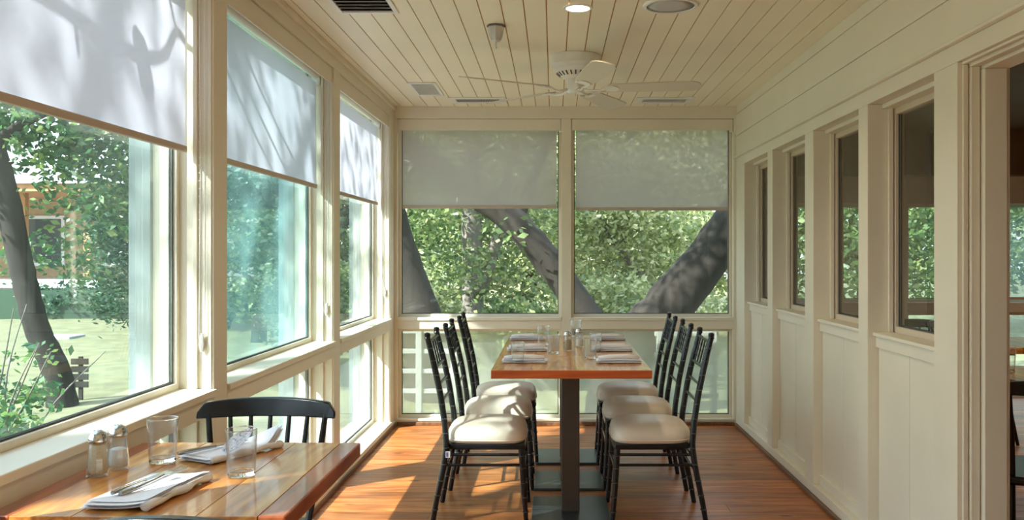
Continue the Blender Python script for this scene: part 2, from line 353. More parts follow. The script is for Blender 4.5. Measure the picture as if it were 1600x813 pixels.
wid = [0]
def window(axis, a, b, z0, z1, plane, mat, label, fr=.022):
    wid[0] += 1
    def bx(m, u0, w0, z0_, u1, w1, z1_):
        if axis == 'Y': m.box(plane+w0, u0, z0_, plane+w1, u1, z1_)
        else: m.box(u0, plane+w0, z0_, u1, plane+w1, z1_)
    m = MB(); bx(m, a, -.003, z0, b, .003, z1)
    o = structure(bpy.data.objects.new('window_%d' % wid[0], None), label); C.objects.link(o)
    f = MB()
    bx(f, a, -.02, z0, a+fr, .02, z1); bx(f, b-fr, -.02, z0, b, .02, z1); bx(f, a+fr, -.02, z0, b-fr, .02, z0+fr); bx(f, a+fr, -.02, z1-fr, b-fr, .02, z1)
    f.build('frame', PAINT if mat is not GLASS_I else DARKTRIM, o, bevel=.002)
    g = MB()
    for s in (-1, 1):
        w0, w1 = (.0035, .007) if s > 0 else (-.007, -.0035)
        bx(g, a+fr, w0, z0+fr, a+fr+.006, w1, z1-fr); bx(g, b-fr-.006, w0, z0+fr, b-fr, w1, z1-fr)
        bx(g, a+fr+.006, w0, z0+fr, b-fr-.006, w1, z0+fr+.006)
    g.build('gasket', GASKET, o)
    m2 = MB(); bx(m2, a+fr, -.003, z0+fr, b-fr, .003, z1-fr); m2.build('pane', mat, o)
    return o
DARKTRIM = M('inner_window_trim', (0.60, 0.50, 0.38), rough=.5)
posn = ['rearmost left window, behind the camera', 'left window beside the camera', 'large left window over the two-seat table', 'second left window, teal reflection painted into its pane as haze', 'third left window next to the rear corner']
for i, (a, b) in enumerate(bays):
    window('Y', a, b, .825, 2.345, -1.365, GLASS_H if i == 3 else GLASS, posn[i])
    window('Y', a, b, .052, .735, -1.365, GLASS_L, 'low pane under the ' + posn[i])

# ------------------------------------------------------------------ rear wall
wb = structure(B('wall_back', PAINT, None, XL, YB, 2.345, XR+.02, YB+.24, H+.002, bevel=.002), 'cream framed window wall at the far end')
xm0, xm1 = .06, .135
rb = [(-1.195, xm0), (xm1, 1.375)]
B('corner_stile', PAINT, wb, XL-.02, YB, -.25, -1.195, YB+.24, 2.345, bevel=.002)
B('corner_stile', PAINT, wb, 1.375, YB, -.25, XR+.04, YB+.24, 2.345, bevel=.002)
B('mullion', PAINT, wb, xm0, YB, -.25, xm1, YB+.24, 2.345, bevel=.003)
for a, b in rb:
    B('middle_rail', PAINT, wb, a, YB, .735, b, YB+.22, .800, bevel=.002)
    B('sill', PAINT, wb, a, YB-.010, .800, b, YB+.18, .825, bevel=.003)
    B('bottom_rail', PAINT, wb, a, YB, -.25, b, YB+.22, .035, bevel=.002)
    B('lower_sill', PAINT, wb, a, YB-.008, .035, b, YB+.18, .050, bevel=.002)
structure(B('baseboard_back', SHOEW, None, XL+.022, YB-.02, 0, XR-.02, YB, .026, bevel=.004), 'dark wooden shoe moulding under the rear windows')
window('X', *rb[0], .825, 2.345, YB+.08, GLASS_B, 'upper rear window on the left, tree trunks beyond')
window('X', *rb[1], .825, 2.345, YB+.08, GLASS_B, 'upper rear window on the right, broad dark trunk beyond')
window('X', *rb[0], .050, .735, YB+.08, GLASS_BL, 'low frosted rear pane on the left')
window('X', *rb[1], .050, .735, YB+.08, GLASS_BL, 'low frosted rear pane on the right')

# ------------------------------------------------------------------ right wall
wr = structure(B('wall_right', PAINT, None, XR+.004, YF, 2.052, XR+.16, YB+.02, H+.002), 'cream panelled wall with small inner windows on the right')
for z0, z1 in ((2.054, 2.208), (2.212, 2.373), (2.377, H)):
    B('upper_board', PAINT, wr, XR-.004, YF, z0, XR+.006, YB, z1, bevel=.002)
B('head_cap', PAINT, wr, XR-.026, YF, 2.040, XR, YB, 2.054, bevel=.004)
B('head_board', PAINT, wr, XR-.004, YF, 1.975, XR+.16, YB, 2.040, bevel=.002)
wins = [(3.29, 3.985), (4.105, 4.82), (4.98, 5.72), (5.85, 6.56)]
posts = [(3.10, 3.29), (3.985, 4.105), (4.82, 4.98), (5.72, 5.85), (6.56, YB)]
for a, b in posts: B('post', PAINT, wr, XR-.004, a, .07, XR+.16, b, 1.975, bevel=.003)
B('plinth', PAINT, wr, XR-.006, 3.10, .02, XR+.06, YB, .07, bevel=.003)
wlab = ['nearest inner window, beside the doorway', 'second inner window from the doorway', 'third inner window from the doorway', 'farthest inner window, by the rear corner']
for i, (a, b) in enumerate(wins):
    n = 2 if i > 0 else 2; w = (b-a)/n
    for k in range(n):
        B('wall_panel', PAINT, wr, XR+.045, a+k*w+.0015, .07, XR+.15, a+(k+1)*w-.0015, .935, bevel=.0015)
    B('panel_base', PAINT, wr, XR+.028, a, .07, XR+.047, b, .125, bevel=.004)
    B('apron', PAINT, wr, XR+.032, a, .895, XR+.046, b, .945, bevel=.002)
    B('sill', PAINT, wr, XR+.018, a, .945, XR+.16, b, .962, bevel=.004)
    B('head_lining', PAINT, wr, XR+.06, a, 1.955, XR+.16, b, 1.975, bevel=.002)
    for yy, d in ((a, 1), (b, -1)):
        B('jamb_stop', PAINT, wr, XR+.085, min(yy, yy+d*.018), .962, XR+.105, max(yy, yy+d*.018), 1.955, bevel=.002)
    window('Y', a, b, .962, 1.955, XR+.130, GLASS_I, wlab[i], fr=.028)
structure(B('baseboard_right', SHOEW, None, XR-.024, 3.10, 0, XR+.02, YB-.02, .020, bevel=.003), 'dark wooden shoe moulding under the right wall')
# doorway
dw = structure(bpy.data.objects.new('door_1', None), 'cased doorway to the neighbouring dining room'); C.objects.link(dw)
B('casing_bead', PAINT, dw, XR+.012, 3.088, 0, XR+.030, 3.10, 1.965, bevel=.003)
B('casing', PAINT, dw, XR+.034, 3.078, 0, XR+.066, 3.10, 1.955, bevel=.003)
B('jamb', PAINT, dw, XR+.070, 3.055, 0, XR+.148, 3.10, 1.945, bevel=.003)
B('jamb_edge', DARKTRIM, dw, XR+.149, 3.062, 0, XR+.160, 3.10, 1.945, bevel=.002, label='brown wooden inner edge of the door frame')
B('head_bead', PAINT, dw, XR+.012, 1.95, 1.965, XR+.030, 3.10, 1.975, bevel=.003)
B('head_casing', PAINT, dw, XR+.034, 1.95, 1.955, XR+.066, 3.10, 1.975, bevel=.003)
B('head_jamb', PAINT, dw, XR+.070, 1.95, 1.945, XR+.16, 3.10, 1.975, bevel=.003)
B('near_jamb', PAINT, dw, XR-.004, 1.90, 0, XR+.16, 1.95, 1.975)
B('near_wall_panel', PAINT, wr, XR, YF, 0, XR+.16, 1.90, 1.975)
# wall behind the camera
structure(B('wall_front', PAINT, None, -1.47, YF-.12, -.2, XR+.22, YF, H+.01), 'plain cream wall behind the viewpoint')

# ------------------------------------------------------------------ neighbouring room
RX = 6.56
wo = structure(B('wall_far_room', PAINT, None, 1.74, 8.20, 1.77, RX, 8.40, H, bevel=.003), 'window wall of the neighbouring dining room')
B('dark_header', DARKB, wo, 1.80, 8.05, 2.02, RX, 8.20, H)
mul = [(1.74, 1.84), (2.50, 2.55), (3.16, 3.24), (3.92, 4.00), (6.46, RX)]
for a, b in mul: B('mullion', PAINT, wo, a, 8.20, -.2, b, 8.38, 1.77, bevel=.003)
for i in range(4):
    a, b = mul[i][1], mul[i+1][0]
    B('middle_rail', DARKTRIM, wo, a, 8.20, .775, b, 8.36, .865, bevel=.003)
    B('bottom_rail', PAINT, wo, a, 8.20, -.2, b, 8.36, .05)
    window('X', a, b, .865, 1.77, 8.28, GLASS, ['far room window behind the third inner window', 'far room window between the second and nearest inner windows', 'far room window behind the nearest inner window', 'far room window with teal shade, seen through the doorway'][i], fr=.03)
    window('X', a, b, .05, .775, 8.28, GLASS, 'low pane under the ' + ['first', 'second', 'third', 'fourth'][i] + ' far room window', fr=.03)
wo2 = structure(B('wall_far_room_side', PAINT, None, RX, -.5, -.2, RX+.15, 8.4, H), 'outer side wall of the neighbouring room')
wo3 = structure(B('wall_far_room_front', PAINT, None, 1.62, -.62, -.2, RX, -.5, H), 'near end wall of the neighbouring room')
B('end_return', PAINT, wr, XR+.16, YB-.02, -.2, 1.785, YB+.22, H)
wo4 = structure(B('wall_siding', SIDING, None, 1.71, YB+.22, -.3, 1.785, 8.20, H), 'brown board siding of the wing beyond the rear windows')
for k in range(6): B('siding_board', SIDING, wo4, 1.69, YB+.24+k*.185, -.3, 1.71, YB+.24+k*.185+.18, H)

# ------------------------------------------------------------------ roller shades
def shade(name, axis, a, b, zt, zb, plane, mat, label, chain_at=None, side=1):
    # local frame: u along the window, w towards the room
    mid = (a+b)/2
    loc = (plane, mid, 2.345) if axis == 'Y' else (mid, plane, 2.345)
    t = thing(name, label, 'window shade', loc, 0 if axis == 'X' else PI/2, 'roller shades')
    # for axis X room is towards -Y (local w = -y); for axis Y rotated 90deg: local x->world y, local y->world -x ; room is +x => local -y
    h = (b-a)/2; gap = .02 if axis == 'Y' else .035
    s = MB(); n = 24; zt_ = zt-2.345; zb_ = zb-2.345
    for i in range(n+1):
        x = -h+gap + (2*h-2*gap)*i/n; w = .0015*math.sin(i*.9)
        for z in (zt_, (zt_+zb_)/2, zb_+.012): s.v.append((x, w, z))
    for i in range(n):
        for j in range(2): q = i*3+j; s.f.append((q, q+3, q+4, q+1))
    s.build('shade_fabric', mat, t, smooth=180)
    MB().box(-h+gap, -.008, zb_-.006, h-gap, .008, zb_+.018).build('hem_bar', BAR, t, bevel=.004)
    fo = .055 if axis == 'Y' else 0
    MB().box(-h+.008, -.030-fo, 2.256-2.345, h-.008, -.020-fo, -.003).build('fascia', PAINT, t, bevel=.002)
    MB().tube([(-h+.03, .0, -.045), (h-.03, .0, -.045)], .022, 12).build('roller_tube', WHITE, t, smooth=40)
    for sx in (-1, 1):
        MB().box(sx*h-(.016 if sx > 0 else 0), -.020, -.10, sx*h+(.016 if sx < 0 else 0), .03, -.002).build('end_bracket', WHITE, t, bevel=.003)
    if chain_at:
        cx = h-.012; c = MB(); zlow = chain_at-2.345
        for k in (0, 1):
            c.tube([(cx, -.045-.022*k, -.08), (cx+.001, -.05-.014*k, (zlow)/2), (cx, -.045-.022*k, zlow+.02)], .0016, 5)
            for q in range(44): c.lathe([(.0005,-.0026), (.0026,0), (.0005,.0026)], (cx, -.046-.02*k, -.1+(zlow+.12)*q/44), 5)
        c.tube([(cx, -.045, zlow+.02), (cx, -.056, zlow), (cx, -.067, zlow+.02)], .0016, 5)
        c.build('bead_chain', WHITE, t, smooth=40)
        w_ = MB().tube([(cx, -.056, zlow+.035), (cx, -.056, zlow-.005), (cx, -.056, zlow-.03)], [.005, .012, .006], 8).build('chain_weight', WHITE, t, smooth=40)
    return t
shade('roller_shade', 'Y', *bays[1], 2.26, 1.678, -1.315, SHADE_L, 'white roller shade beside the camera, left of the near window')
shade('roller_shade', 'Y', *bays[2], 2.26, 1.678, -1.315, SHADE_L, 'sunlit white roller shade above the two-seat table, with a branch shadow', chain_at=.99)
shade('roller_shade', 'Y', *bays[3], 2.26, 1.678, -1.315, SHADE_L, 'sunlit white roller shade above the window with the painted teal reflection', chain_at=1.00)
shade('roller_shade', 'Y', *bays[4], 2.26, 1.678, -1.315, SHADE_L, 'white roller shade on the left window next to the rear corner', chain_at=1.02)
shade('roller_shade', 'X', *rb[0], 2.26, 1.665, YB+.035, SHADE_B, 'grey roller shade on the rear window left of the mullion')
shade('roller_shade', 'X', 4.02, 6.44, 1.74, .90, 8.16, SHADE_T, 'teal translucent shade in the far room seen through the doorway')
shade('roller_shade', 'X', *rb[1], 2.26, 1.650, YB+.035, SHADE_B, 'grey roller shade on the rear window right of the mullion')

# ------------------------------------------------------------------ ceiling fittings
def downlight(x, y, label, watts):
    t = thing('downlight', label, 'ceiling light', (x, y, H), 0, 'recessed downlights')
    MB().lathe([(.052,-.001), (.055,-.006), (.066,-.005), (.069,0), (.05,0)], n=32, cap0=False, cap1=False).build('trim_ring', WHITE, t, smooth=40)
    MB().lathe([(.0525,-.002), (.04,-.0035), (.002,-.004)], n=32).build('lens', emit('lamp_lens', (1, .86, .62), 9), t, smooth=180)
    l = bpy.data.lights.new('downlight_lamp', 'SPOT'); l.energy = watts*4; l.spot_size = 2.6; l.spot_blend = .6; l.color = (1, .80, .56); l.shadow_soft_size = .05
    lo = bpy.data.objects.new('downlight_lamp', l); C.objects.link(lo); lo.location = (0, 0, -.03); lo.parent = t
for i, (x, y) in enumerate(DOWNLIGHTS):
    downlight(x, y, ['lit round downlight in the ceiling in front of the fan', 'added unseen fill downlight above the viewpoint', 'added unseen fill downlight behind the viewpoint', 'added unseen fill downlight near the wall behind the viewpoint'][i], DOWN_W[i])
# round speaker
t = thing('ceiling_speaker', 'round grey ceiling speaker with white rim, right of the downlight', 'speaker', (.53, 4.06, H))
MB().lathe([(.108,-.002), (.110,-.009), (.122,-.008), (.126,0), (.10,0)], n=40, cap0=False, cap1=False).build('rim', WHITE, t, smooth=40)
MB().lathe([(.109,-.004), (.06,-.006), (.001,-.007)], n=40).build('grille', M('speaker_grille', (0.52, 0.52, 0.53), rough=.7, bump=.6, bscale=700), t, smooth=180)
# sprinkler / detector
t = thing('smoke_detector', 'small cone-shaped detector hanging from the ceiling boards left of the fan', 'detector', (-.284, 4.42, H))
MB().lathe([(.046,0), (.046,-.008), (.040,-.010)], n=8).build('base_ring', M('dark_metal_ring', (.12,.11,.1), rough=.5), t, smooth=20)
MB().lathe([(.041,-.009), (.036,-.040), (.030,-.060), (.024,-.075), (.010,-.080)], n=8).build('body', M('pale_metal', (.62,.60,.56), rough=.3, metal=.4), t, smooth=15)
MB().lathe([(.004,-.079), (.004,-.105), (.006,-.108), (.002,-.114)], n=8).build('sensor_pin', CHROME, t, smooth=30)
# vents
def vent(x0, x1, y0, y1, label, nsl, closed=False, rot=False):
    cx, cy = (x0+x1)/2, (y0+y1)/2; w, d = (x1-x0)/2, (y1-y0)/2
    t = thing('ceiling_vent', label, 'vent', (cx, cy, H), 0, 'ceiling vents')
    f = MB(); b = .05 if rot else .022
    f.box(-w,-d,-.008,-w+b,d,0); f.box(w-b,-d,-.008,w,d,0); f.box(-w+b,-d,-.008,w-b,-d+b,0); f.box(-w+b,d-b,-.008,w-b,d,0)
    f.build('frame', WHITE, t, bevel=.002)
    B('duct_opening', GASKET if not closed else WHITE, t, -w+b, -d+b, -.001, w-b, d-b, 0)
    for k in range(nsl):
        if rot:
            x = -w+b + (2*w-2*b)*(k+.5)/nsl; Mx = Matrix.Translation((x, 0, -.005)) @ Matrix.Rotation(.6, 4, 'Y')
            MB().box(-.0022, -d+b, -.0007, .0022, d-b, .0007, Mx).build('slat', WHITE, t)
        else:
            yy = -d+b + (2*d-2*b)*(k+.5)/nsl; hw = (d-b)/nsl*.62; Mx = Matrix.Translation((0, yy, -.006)) @ Matrix.Rotation(.08 if closed else .35, 4, 'X')
            MB().box(-w+b, -hw, -.0007, w-b, hw, .0007, Mx).build('slat', WHITE, t)
vent(-1.0, -.72, 3.83, 4.18, 'large louvred vent in the ceiling above the left windows', 6)
vent(-.965, -.775, 5.88, 6.36, 'small square pale vent in the far left of the ceiling', 9, closed=True)
vent(-.76, -.345, 6.44, 6.68, 'long slotted vent near the rear wall, left of the fan', 26, rot=True)
vent(.60, 1.02, 6.44, 6.68, 'long slotted vent near the rear wall, right of the fan', 26, rot=True)

# ceiling fan
BLADEM = M('fan_blade_white', (0.66, 0.60, 0.50), rough=.4, var=.02)
fx, fy = .124, 5.10
fan = thing('ceiling_fan', 'white five-blade ceiling fan mounted close to the board ceiling', 'fan', (fx, fy, H))
MB().lathe([(.134,0), (.137,-.006), (.137,-.055), (.130,-.066), (.128,-.078), (.118,-.092), (.075,-.128), (.055,-.135), (.03,-.138)], n=40, cap1=True).build('motor_housing', WHITE, fan, smooth=25)
slots = MB()
for k in range(24):
    a = 2*PI*k/24; Mx = Matrix.Rotation(a, 4, 'Z') @ Matrix.Translation((.0985, 0, -.1105)) @ Matrix.Rotation(math.radians(-40), 4, 'Y')
    slots.box(-.014, -.0035, -.0012, .014, .0035, .0012, Mx)
slots.build('cooling_slots', GASKET, fan)
MB().lathe([(.050,-.132), (.052,-.150), (.046,-.205), (.040,-.214), (.012,-.218)], n=28).build('switch_housing', WHITE, fan, smooth=35)
MB().tube([(0,-.035,-.19), (0,-.036,-.235)], .0014, 6).build('pull_chain', CHROME, fan)
for k in range(5):
    a = math.radians(-7+72*k)
    R = Matrix.Rotation(a, 4, 'Z') @ Matrix.Translation((0, 0, -.190)) @ Matrix.Rotation(math.radians(-12), 4, 'X')
    poly = [(.19,-.046), (.22,-.055), (.52,-.068), (.66,-.066), (.695,-.048), (.708,-.02), (.708,.02), (.695,.048), (.66,.066), (.52,.068), (.22,.055), (.19,.046)]
    bl = MB().prism(poly, .007, R).build('blade', BLADEM, fan, bevel=.002)
    br = MB()
    for s in (-1, 1):
        br.tube([R @ Vector(p) for p in ((.055,.004*s,-.006), (.10,.018*s,-.018), (.145,.012*s,-.014), (.175,.034*s,-.004), (.225,.036*s,-.003))], [.007,.006,.006,.006,.004], 6)
    br.prism([(.165,-.040), (.215,-.046), (.245,-.02), (.25,0), (.245,.02), (.215,.046), (.165,.040), (.18,0)], .004, R @ Matrix.Translation((0,0,-.005)))
    br.build('blade_bracket', WHITE, fan, smooth=30)

# ------------------------------------------------------------------ tables
def table(x0, x1, y0, y1, label, nb, topmat, edges, group, bw=.20, bd=.25):
    cx, cy = (x0+x1)/2, (y0+y1)/2; w, d = (x1-x0)/2, (y1-y0)/2
    t = thing('pedestal_table', label, 'table', (cx, cy, 0), 0, group)
    e = .058 if edges else 0
    iw = (2*w-2*e)/nb
    for k in range(nb):
        x = -w+e+k*iw
        B('tabletop_board', topmat, t, x, -d, .722, x+iw-.0004, d, .7605-.0006*(k % 2), bevel=.0012)
    if edges:
        B('edge_board', REDW, t, -w, -d, .720, -w+e-.0004, d, .7605, bevel=.004, label='dark red edge board')
        B('edge_board', REDW, t, w-e+.0002, -d, .720, w, d, .7605, bevel=.004, label='dark red edge board')
    B('column', STEEL, t, -.045, -.045, .016, .045, .045, .70, bevel=.004)
    B('base_plate', PLATE, t, -bw, -bd, 0, bw, bd, .016, bevel=.004)
    f = MB(); f.box(-.20, -.02, .700, .20, .02, .722); f.box(-.02, -.22, .700, .02, .22, .7215); f.build('top_bracket', STEEL, t)
    return t
tg = 'pedestal tables in the long dining row'
table(-.295, .465, 4.23, 4.838, 'nearest pedestal table of the long row, orange front edge showing', 4, TOPW, False, tg, bw=.195, bd=.25)
table(-.295, .465, 4.840, 5.446, 'middle pedestal table of the long row', 4, TOPW, False, tg, bw=.195, bd=.20)
table(-.295, .465, 5.448, 6.055, 'farthest pedestal table of the long row, nearest the rear windows', 4, TOPW, False, tg, bw=.195, bd=.20)
B('front_edge_strip', ORANGEW, [o for o in bpy.data.objects if o.name == 'pedestal_table'][0], -.38, -.3135, .7215, .38, -.304, .7608, bevel=.0015, label='glossy orange-red front edge')
table(-1.198, -.562, 1.875, 2.61, 'two-seat pedestal table by the left window, honey boards with red edges', 4, TOPW, True, None)

# ------------------------------------------------------------------ chiavari chairs
def chiavari():
    # local: +x faces the table (front); width along y ; origin at seat centre on floor
    t = thing('chiavari_chair', 'x', 'chair', (0,0,0), 0, 'black chairs along the long dining row')
    prof = [(-.265,0), (-.248,.10), (-.212,.276), (-.197,.378), (-.205,.48), (-.228,.626), (-.256,.755), (-.293,.905)]
    def px(z):
        for (x0, z0), (x1, z1) in zip(prof, prof[1:]):
            if z0 <= z <= z1: return x0+(x1-x0)*(z-z0)/(z1-z0)
        return prof[-1][0]
    ye = .19
    for s in (-1, 1):
        yy = lambda z: s*(ye - .018*max(0, (z-.4))/.5 + .0*z)
        pts = [(x, yy(z), z) for x, z in prof]
        fine = []
        for k in range(31):
            z = .905*k/30; fine.append((px(z), yy(z), z))
        p = MB().tube(fine, [.0125+.003*min(1, z[2]/.4) - (.002 if z[2] > .8 else 0) for z in fine], 10)
        post = p.build('rear_post', BLACK, t, smooth=60)
        f = MB().lathe([(.012,.0), (.0155,.006), (.0125,.012), (.0155,.018), (.014,.030), (.004,.034)], (px(.905), yy(.905), .893), 12).build('finial', BLACK, post, smooth=40)
        r_ = MB()
        for z in (.07, .14, .21, .29, .37, .44, .51, .58, .65, .72, .79, .85):
            r_.lathe([(.0135,-.004), (.0172,-.002), (.0172,.002), (.0135,.004)], (px(z), yy(z), z), 10, False, False)
        r_.build('bamboo_rings', RING2, post, smooth=40, kind='stuff')
        # front leg
        l = MB().tube([(.165, s*.185, .375), (.176, s*.188, .18), (.190, s*.192, 0)], [.0155, .014, .0105], 10).build('front_leg', BLACK, t, smooth=60)
        r_ = MB()
        for z in (.06, .13, .20, .27, .33): r_.lathe([(.013,-.004), (.0165,-.002), (.0165,.002), (.013,.004)], (.165+.025*(1-z/.375), s*(.185+.007*(1-z/.375)), z), 10, False, False)
        r_.build('bamboo_rings', RING2, l, smooth=40, kind='stuff')
        for z in (.285, .335):
            q = MB().tube([(px(z), s*.187, z), (.17, s*.187, z)], .0075, 8)
            q.build('side_stretcher', BLACK, t, smooth=60)
    for z, x in ((.25, None), (.32, None)):
        MB().tube([(px(z), -.187, z), (px(z), .187, z)], .0075, 8).build('rear_stretcher', BLACK, t, smooth=60)
    MB().tube([(.175, -.187, .26), (.175, .187, .26)], .0075, 8).build('front_stretcher', BLACK, t, smooth=60)
    for z, nm in ((.882, 'top_rail'), (.755, 'middle_rail'), (.672, 'lower_rail'), (.592, 'lower_rail')):
        MB().tube([(px(z), -.175, z), (px(z), .175, z)], .009 if z > .7 else .0075, 8).build(nm, BLACK, t, smooth=60)
    for k in range(4):
        yk = -.105+.07*k
        s_ = MB().tube([(px(.755), yk, .755), (px(.882), yk, .882)], .0045, 8)
        for z in (.79, .82, .85): s_.lathe([(.0045,-.003), (.007,0), (.0045,.003)], (px(z), yk, z), 8, False, False)
        s_.build('spindle', BLACK, t, smooth=60)
    # seat frame
    fr = MB(); poly = [(-.195,-.175), (.175,-.20), (.185,-.19), (.185,.19), (.175,.20), (-.195,.175)]
    fr.prism(poly, .025, Matrix.Translation((0,0,.362))); fr.build('seat_frame', BLACK, t, bevel=.005)
    # cushion
    cu = MB(); N = 40; rings = [(0.0, .386), (.93, .386), (.985, .394), (1.0, .410), (.992, .428), (.955, .448), (.86, .464), (.68, .476), (.45, .483), (.2, .486), (0.0, .487)]
    def outline(a):
        c, s = math.cos(a), math.sin(a); e = .42
        x = abs(c)**e*(1 if c > 0 else -1); y = abs(s)**e*(1 if s > 0 else -1)
        wy = .205-.018*(.5-.5*x)
        return -.008+.196*x, wy*y
    for ri, (sc, z) in enumerate(rings):
        for k in range(N):
            x, y = outline(2*PI*k/N)
            if sc < .9:
                c, s = math.cos(2*PI*k/N), math.sin(2*PI*k/N); f = (.9-sc)/.9
                x = x*(1-f*.2)+.19*c*f*.2; y = y*(1-f*.2)+.2*s*f*.2
            cu.v.append((x*sc, y*sc, z))
    for i in range(len(rings)-1):
        for k in range(N): k2 = (k+1) % N; cu.f.append((i*N+k, i*N+k2, (i+1)*N+k2, (i+1)*N+k))
    c_ = cu.build('seat_cushion', VINYL, t, smooth=180)
    pp = []
    for k in range(N+1):
        x, y = outline(2*PI*k/N); pp.append((x*1.0, y*1.0, .403))
    MB().tube(pp, .0035, 6, cap=False).build('piping', VINYL, c_, smooth=180)
    return t
RING2 = M('bamboo_ring_lacquer', (0.035, 0.037, 0.04), rough=.15, coat=1)
ch = chiavari()
ord_ = ['nearest', 'middle', 'farthest']
ys = [4.535, 5.145, 5.745]
first = True
for i, yy in enumerate(ys):
    lab = '%s black bamboo-style chair with ivory seat on the left side of the long row' % ord_[i]
    if first: ch.location = (-.322, yy, 0); ch['label'] = lab; first = False
    else: dup(ch, (-.322+.012*i, yy+.01, 0), .015*i, lab)
for i, yy in enumerate(ys):
    dup(ch, (.475-.004*i, yy, 0), PI-.01*i, '%s black bamboo-style chair with ivory seat on the right side of the long row' % ord_[i])

B('care_tag', WHITE, ch, -.200, -.206, .325, -.178, -.203, .355, label='small white and violet tag')
B('tag_print', M('violet_print', (.16,.12,.42), rough=.6), ch, -.197, -.2075, .329, -.187, -.206, .351)
# ------------------------------------------------------------------ windsor chairs (front faces +y locally -> back at -y)
def windsor(bow=.012, base=.825):
    t = thing('windsor_chair', 'x', 'chair', (0,0,0), 0, 'black spindle-back chairs')
    st = MB(); poly = []
    for k in range(28):
        a = 2*PI*k/28; c, s = math.cos(a), math.sin(a); e = .6
        poly.append((.215*abs(c)**e*(1 if c > 0 else -1)*(1+.06*s), .205*abs(s)**e*(1 if s > 0 else -1)))
    st.prism(poly, .034, Matrix.Translation((0,0,.418))); st.build('seat', BLACK, t, bevel=.010, smooth=40)
    cr = MB(); n = 20; zt, zb = base, .772
    for i in range(n+1):
        u = -1+2*i/n; x = .226*u; y = -.245-.0*u+.055*u*u
        top = zt-.004+bow*(1-u*u) - .030*max(0, (abs(u)-.90)/.10)**2; bot = zb
        th = .0125 - .004*max(0, (abs(u)-.9)/.1)
        for (yy, zz) in ((y-th-.008, top), (y+th-.008, top), (y+th, bot), (y-th, bot)): cr.v.append((x, yy, zz))
    for i in range(n):
        for k in range(4): k2 = (k+1) % 4; cr.f.append((i*4+k, i*4+k2, i*4+4+k2, i*4+4+k))
    cr.f.append((3,2,1,0)); cr.f.append(tuple(n*4+k for k in range(4)))
    cr.build('crest_rail', BLACK, t, bevel=.004, smooth=40)
    for k in range(7):
        u = -1+2*k/6; xb = .150*u; xt = .192*u
        yb = -.165+.02*u*u; yt = -.243+.055*(.85*u)**2
        out = (k in (0, 6))
        MB().tube([(xb, yb, .44), ((xb+xt)/2, (yb+yt)/2-.004, .60), (xt, yt, .785)], [.009, .0095, .007] if not out else [.011, .012, .009], 8).build('spindle', BLACK, t, smooth=60)
    feet = {}
    for sx in (-1, 1):
        for sy in (-1, 1):
            a = Vector((sx*.145, sy*.13, .43)); b = Vector((sx*.205, sy*.205-(.02 if sy < 0 else 0), 0)); feet[(sx, sy)] = (a, b)
            MB().tube([a, a.lerp(b, .35), a.lerp(b, .6), b], [.013, .018, .016, .011], 10).build('leg', BLACK, t, smooth=60)
    for sx in (-1, 1):
        p, q = feet[(sx,-1)][0].lerp(feet[(sx,-1)][1], .58), feet[(sx,1)][0].lerp(feet[(sx,1)][1], .58)
        MB().tube([p, (p+q)/2, q], [.008, .012, .008], 8).build('side_stretcher', BLACK, t, smooth=60)
    z = .43*.42
    MB().tube([(-.172, 0, z+.005), (0, 0, z+.005), (.172, 0, z+.005)], [.008, .012, .008], 8).build('cross_stretcher', BLACK, t, smooth=60)
    return t
wc = windsor(); wc.location = (-.940, 2.735, 0); wc.rotation_euler = (0,0,PI)
wc['label'] = 'black spindle-back chair beyond the two-seat table, its back rail against the window light'
wn_ = windsor(.050, .800); wn_.location = (-.700, 1.835, 0); wn_['label'] = 'black spindle-back chair on the near side of the two-seat table, only its top edge showing'

# ------------------------------------------------------------------ tableware
ZT = .7607
def tumbler():
    t = thing('water_glass', 'x', 'glass', (0,0,0), 0, 'clear water tumblers')
    MB().lathe([(.0335,.010), (.0385,.114), (.0380,.1160), (.0372,.1160), (.0366,.114), (.0318,.014)], n=36, cap0=False, cap1=False).build('glass_wall', TUMBLER, t, smooth=50)
    MB().lathe([(.030,0), (.0325,.002), (.0334,.0098), (.0312,.0135), (.027,.0115)], n=36).build('glass_base', SOLIDG, t, smooth=40)
    MB().lathe([(.0374,.1150), (.0387,.1155), (.0387,.1170), (.0374,.1175)], n=36, cap0=False, cap1=False).build('rim', SOLIDG, t, smooth=60)
    return t
tb = tumbler(); tb.location = (-1.03, 2.36, ZT); tb['label'] = 'clear tumbler on the two-seat table, behind the salt shaker by the window'
def tum(x, y, lab, s=1.0):
    o = dup(tb, (x, y, ZT), random.random(), lab); o.scale = (s, s, s); return o
tum(-.772, 2.215, 'clear tumbler standing before the far napkin on the two-seat table')
tum(-.180, 4.50, 'nearest left tumbler on the long table, at the front left napkin', .9)
tum(.000, 4.93, 'tumbler on the long table just left of the pepper shaker', .9)
tum(-.062, 5.38, 'tumbler on the long table beyond the middle left napkin', 1.0)
tum(.193, 4.70, 'nearest right tumbler on the long table, at the front right napkin', .9)
tum(.235, 5.02, 'slim-looking tumbler just behind the nearest right one', .9)
tum(.145, 5.85, 'farthest tumbler on the long table, before the rear mullion', 1.0)
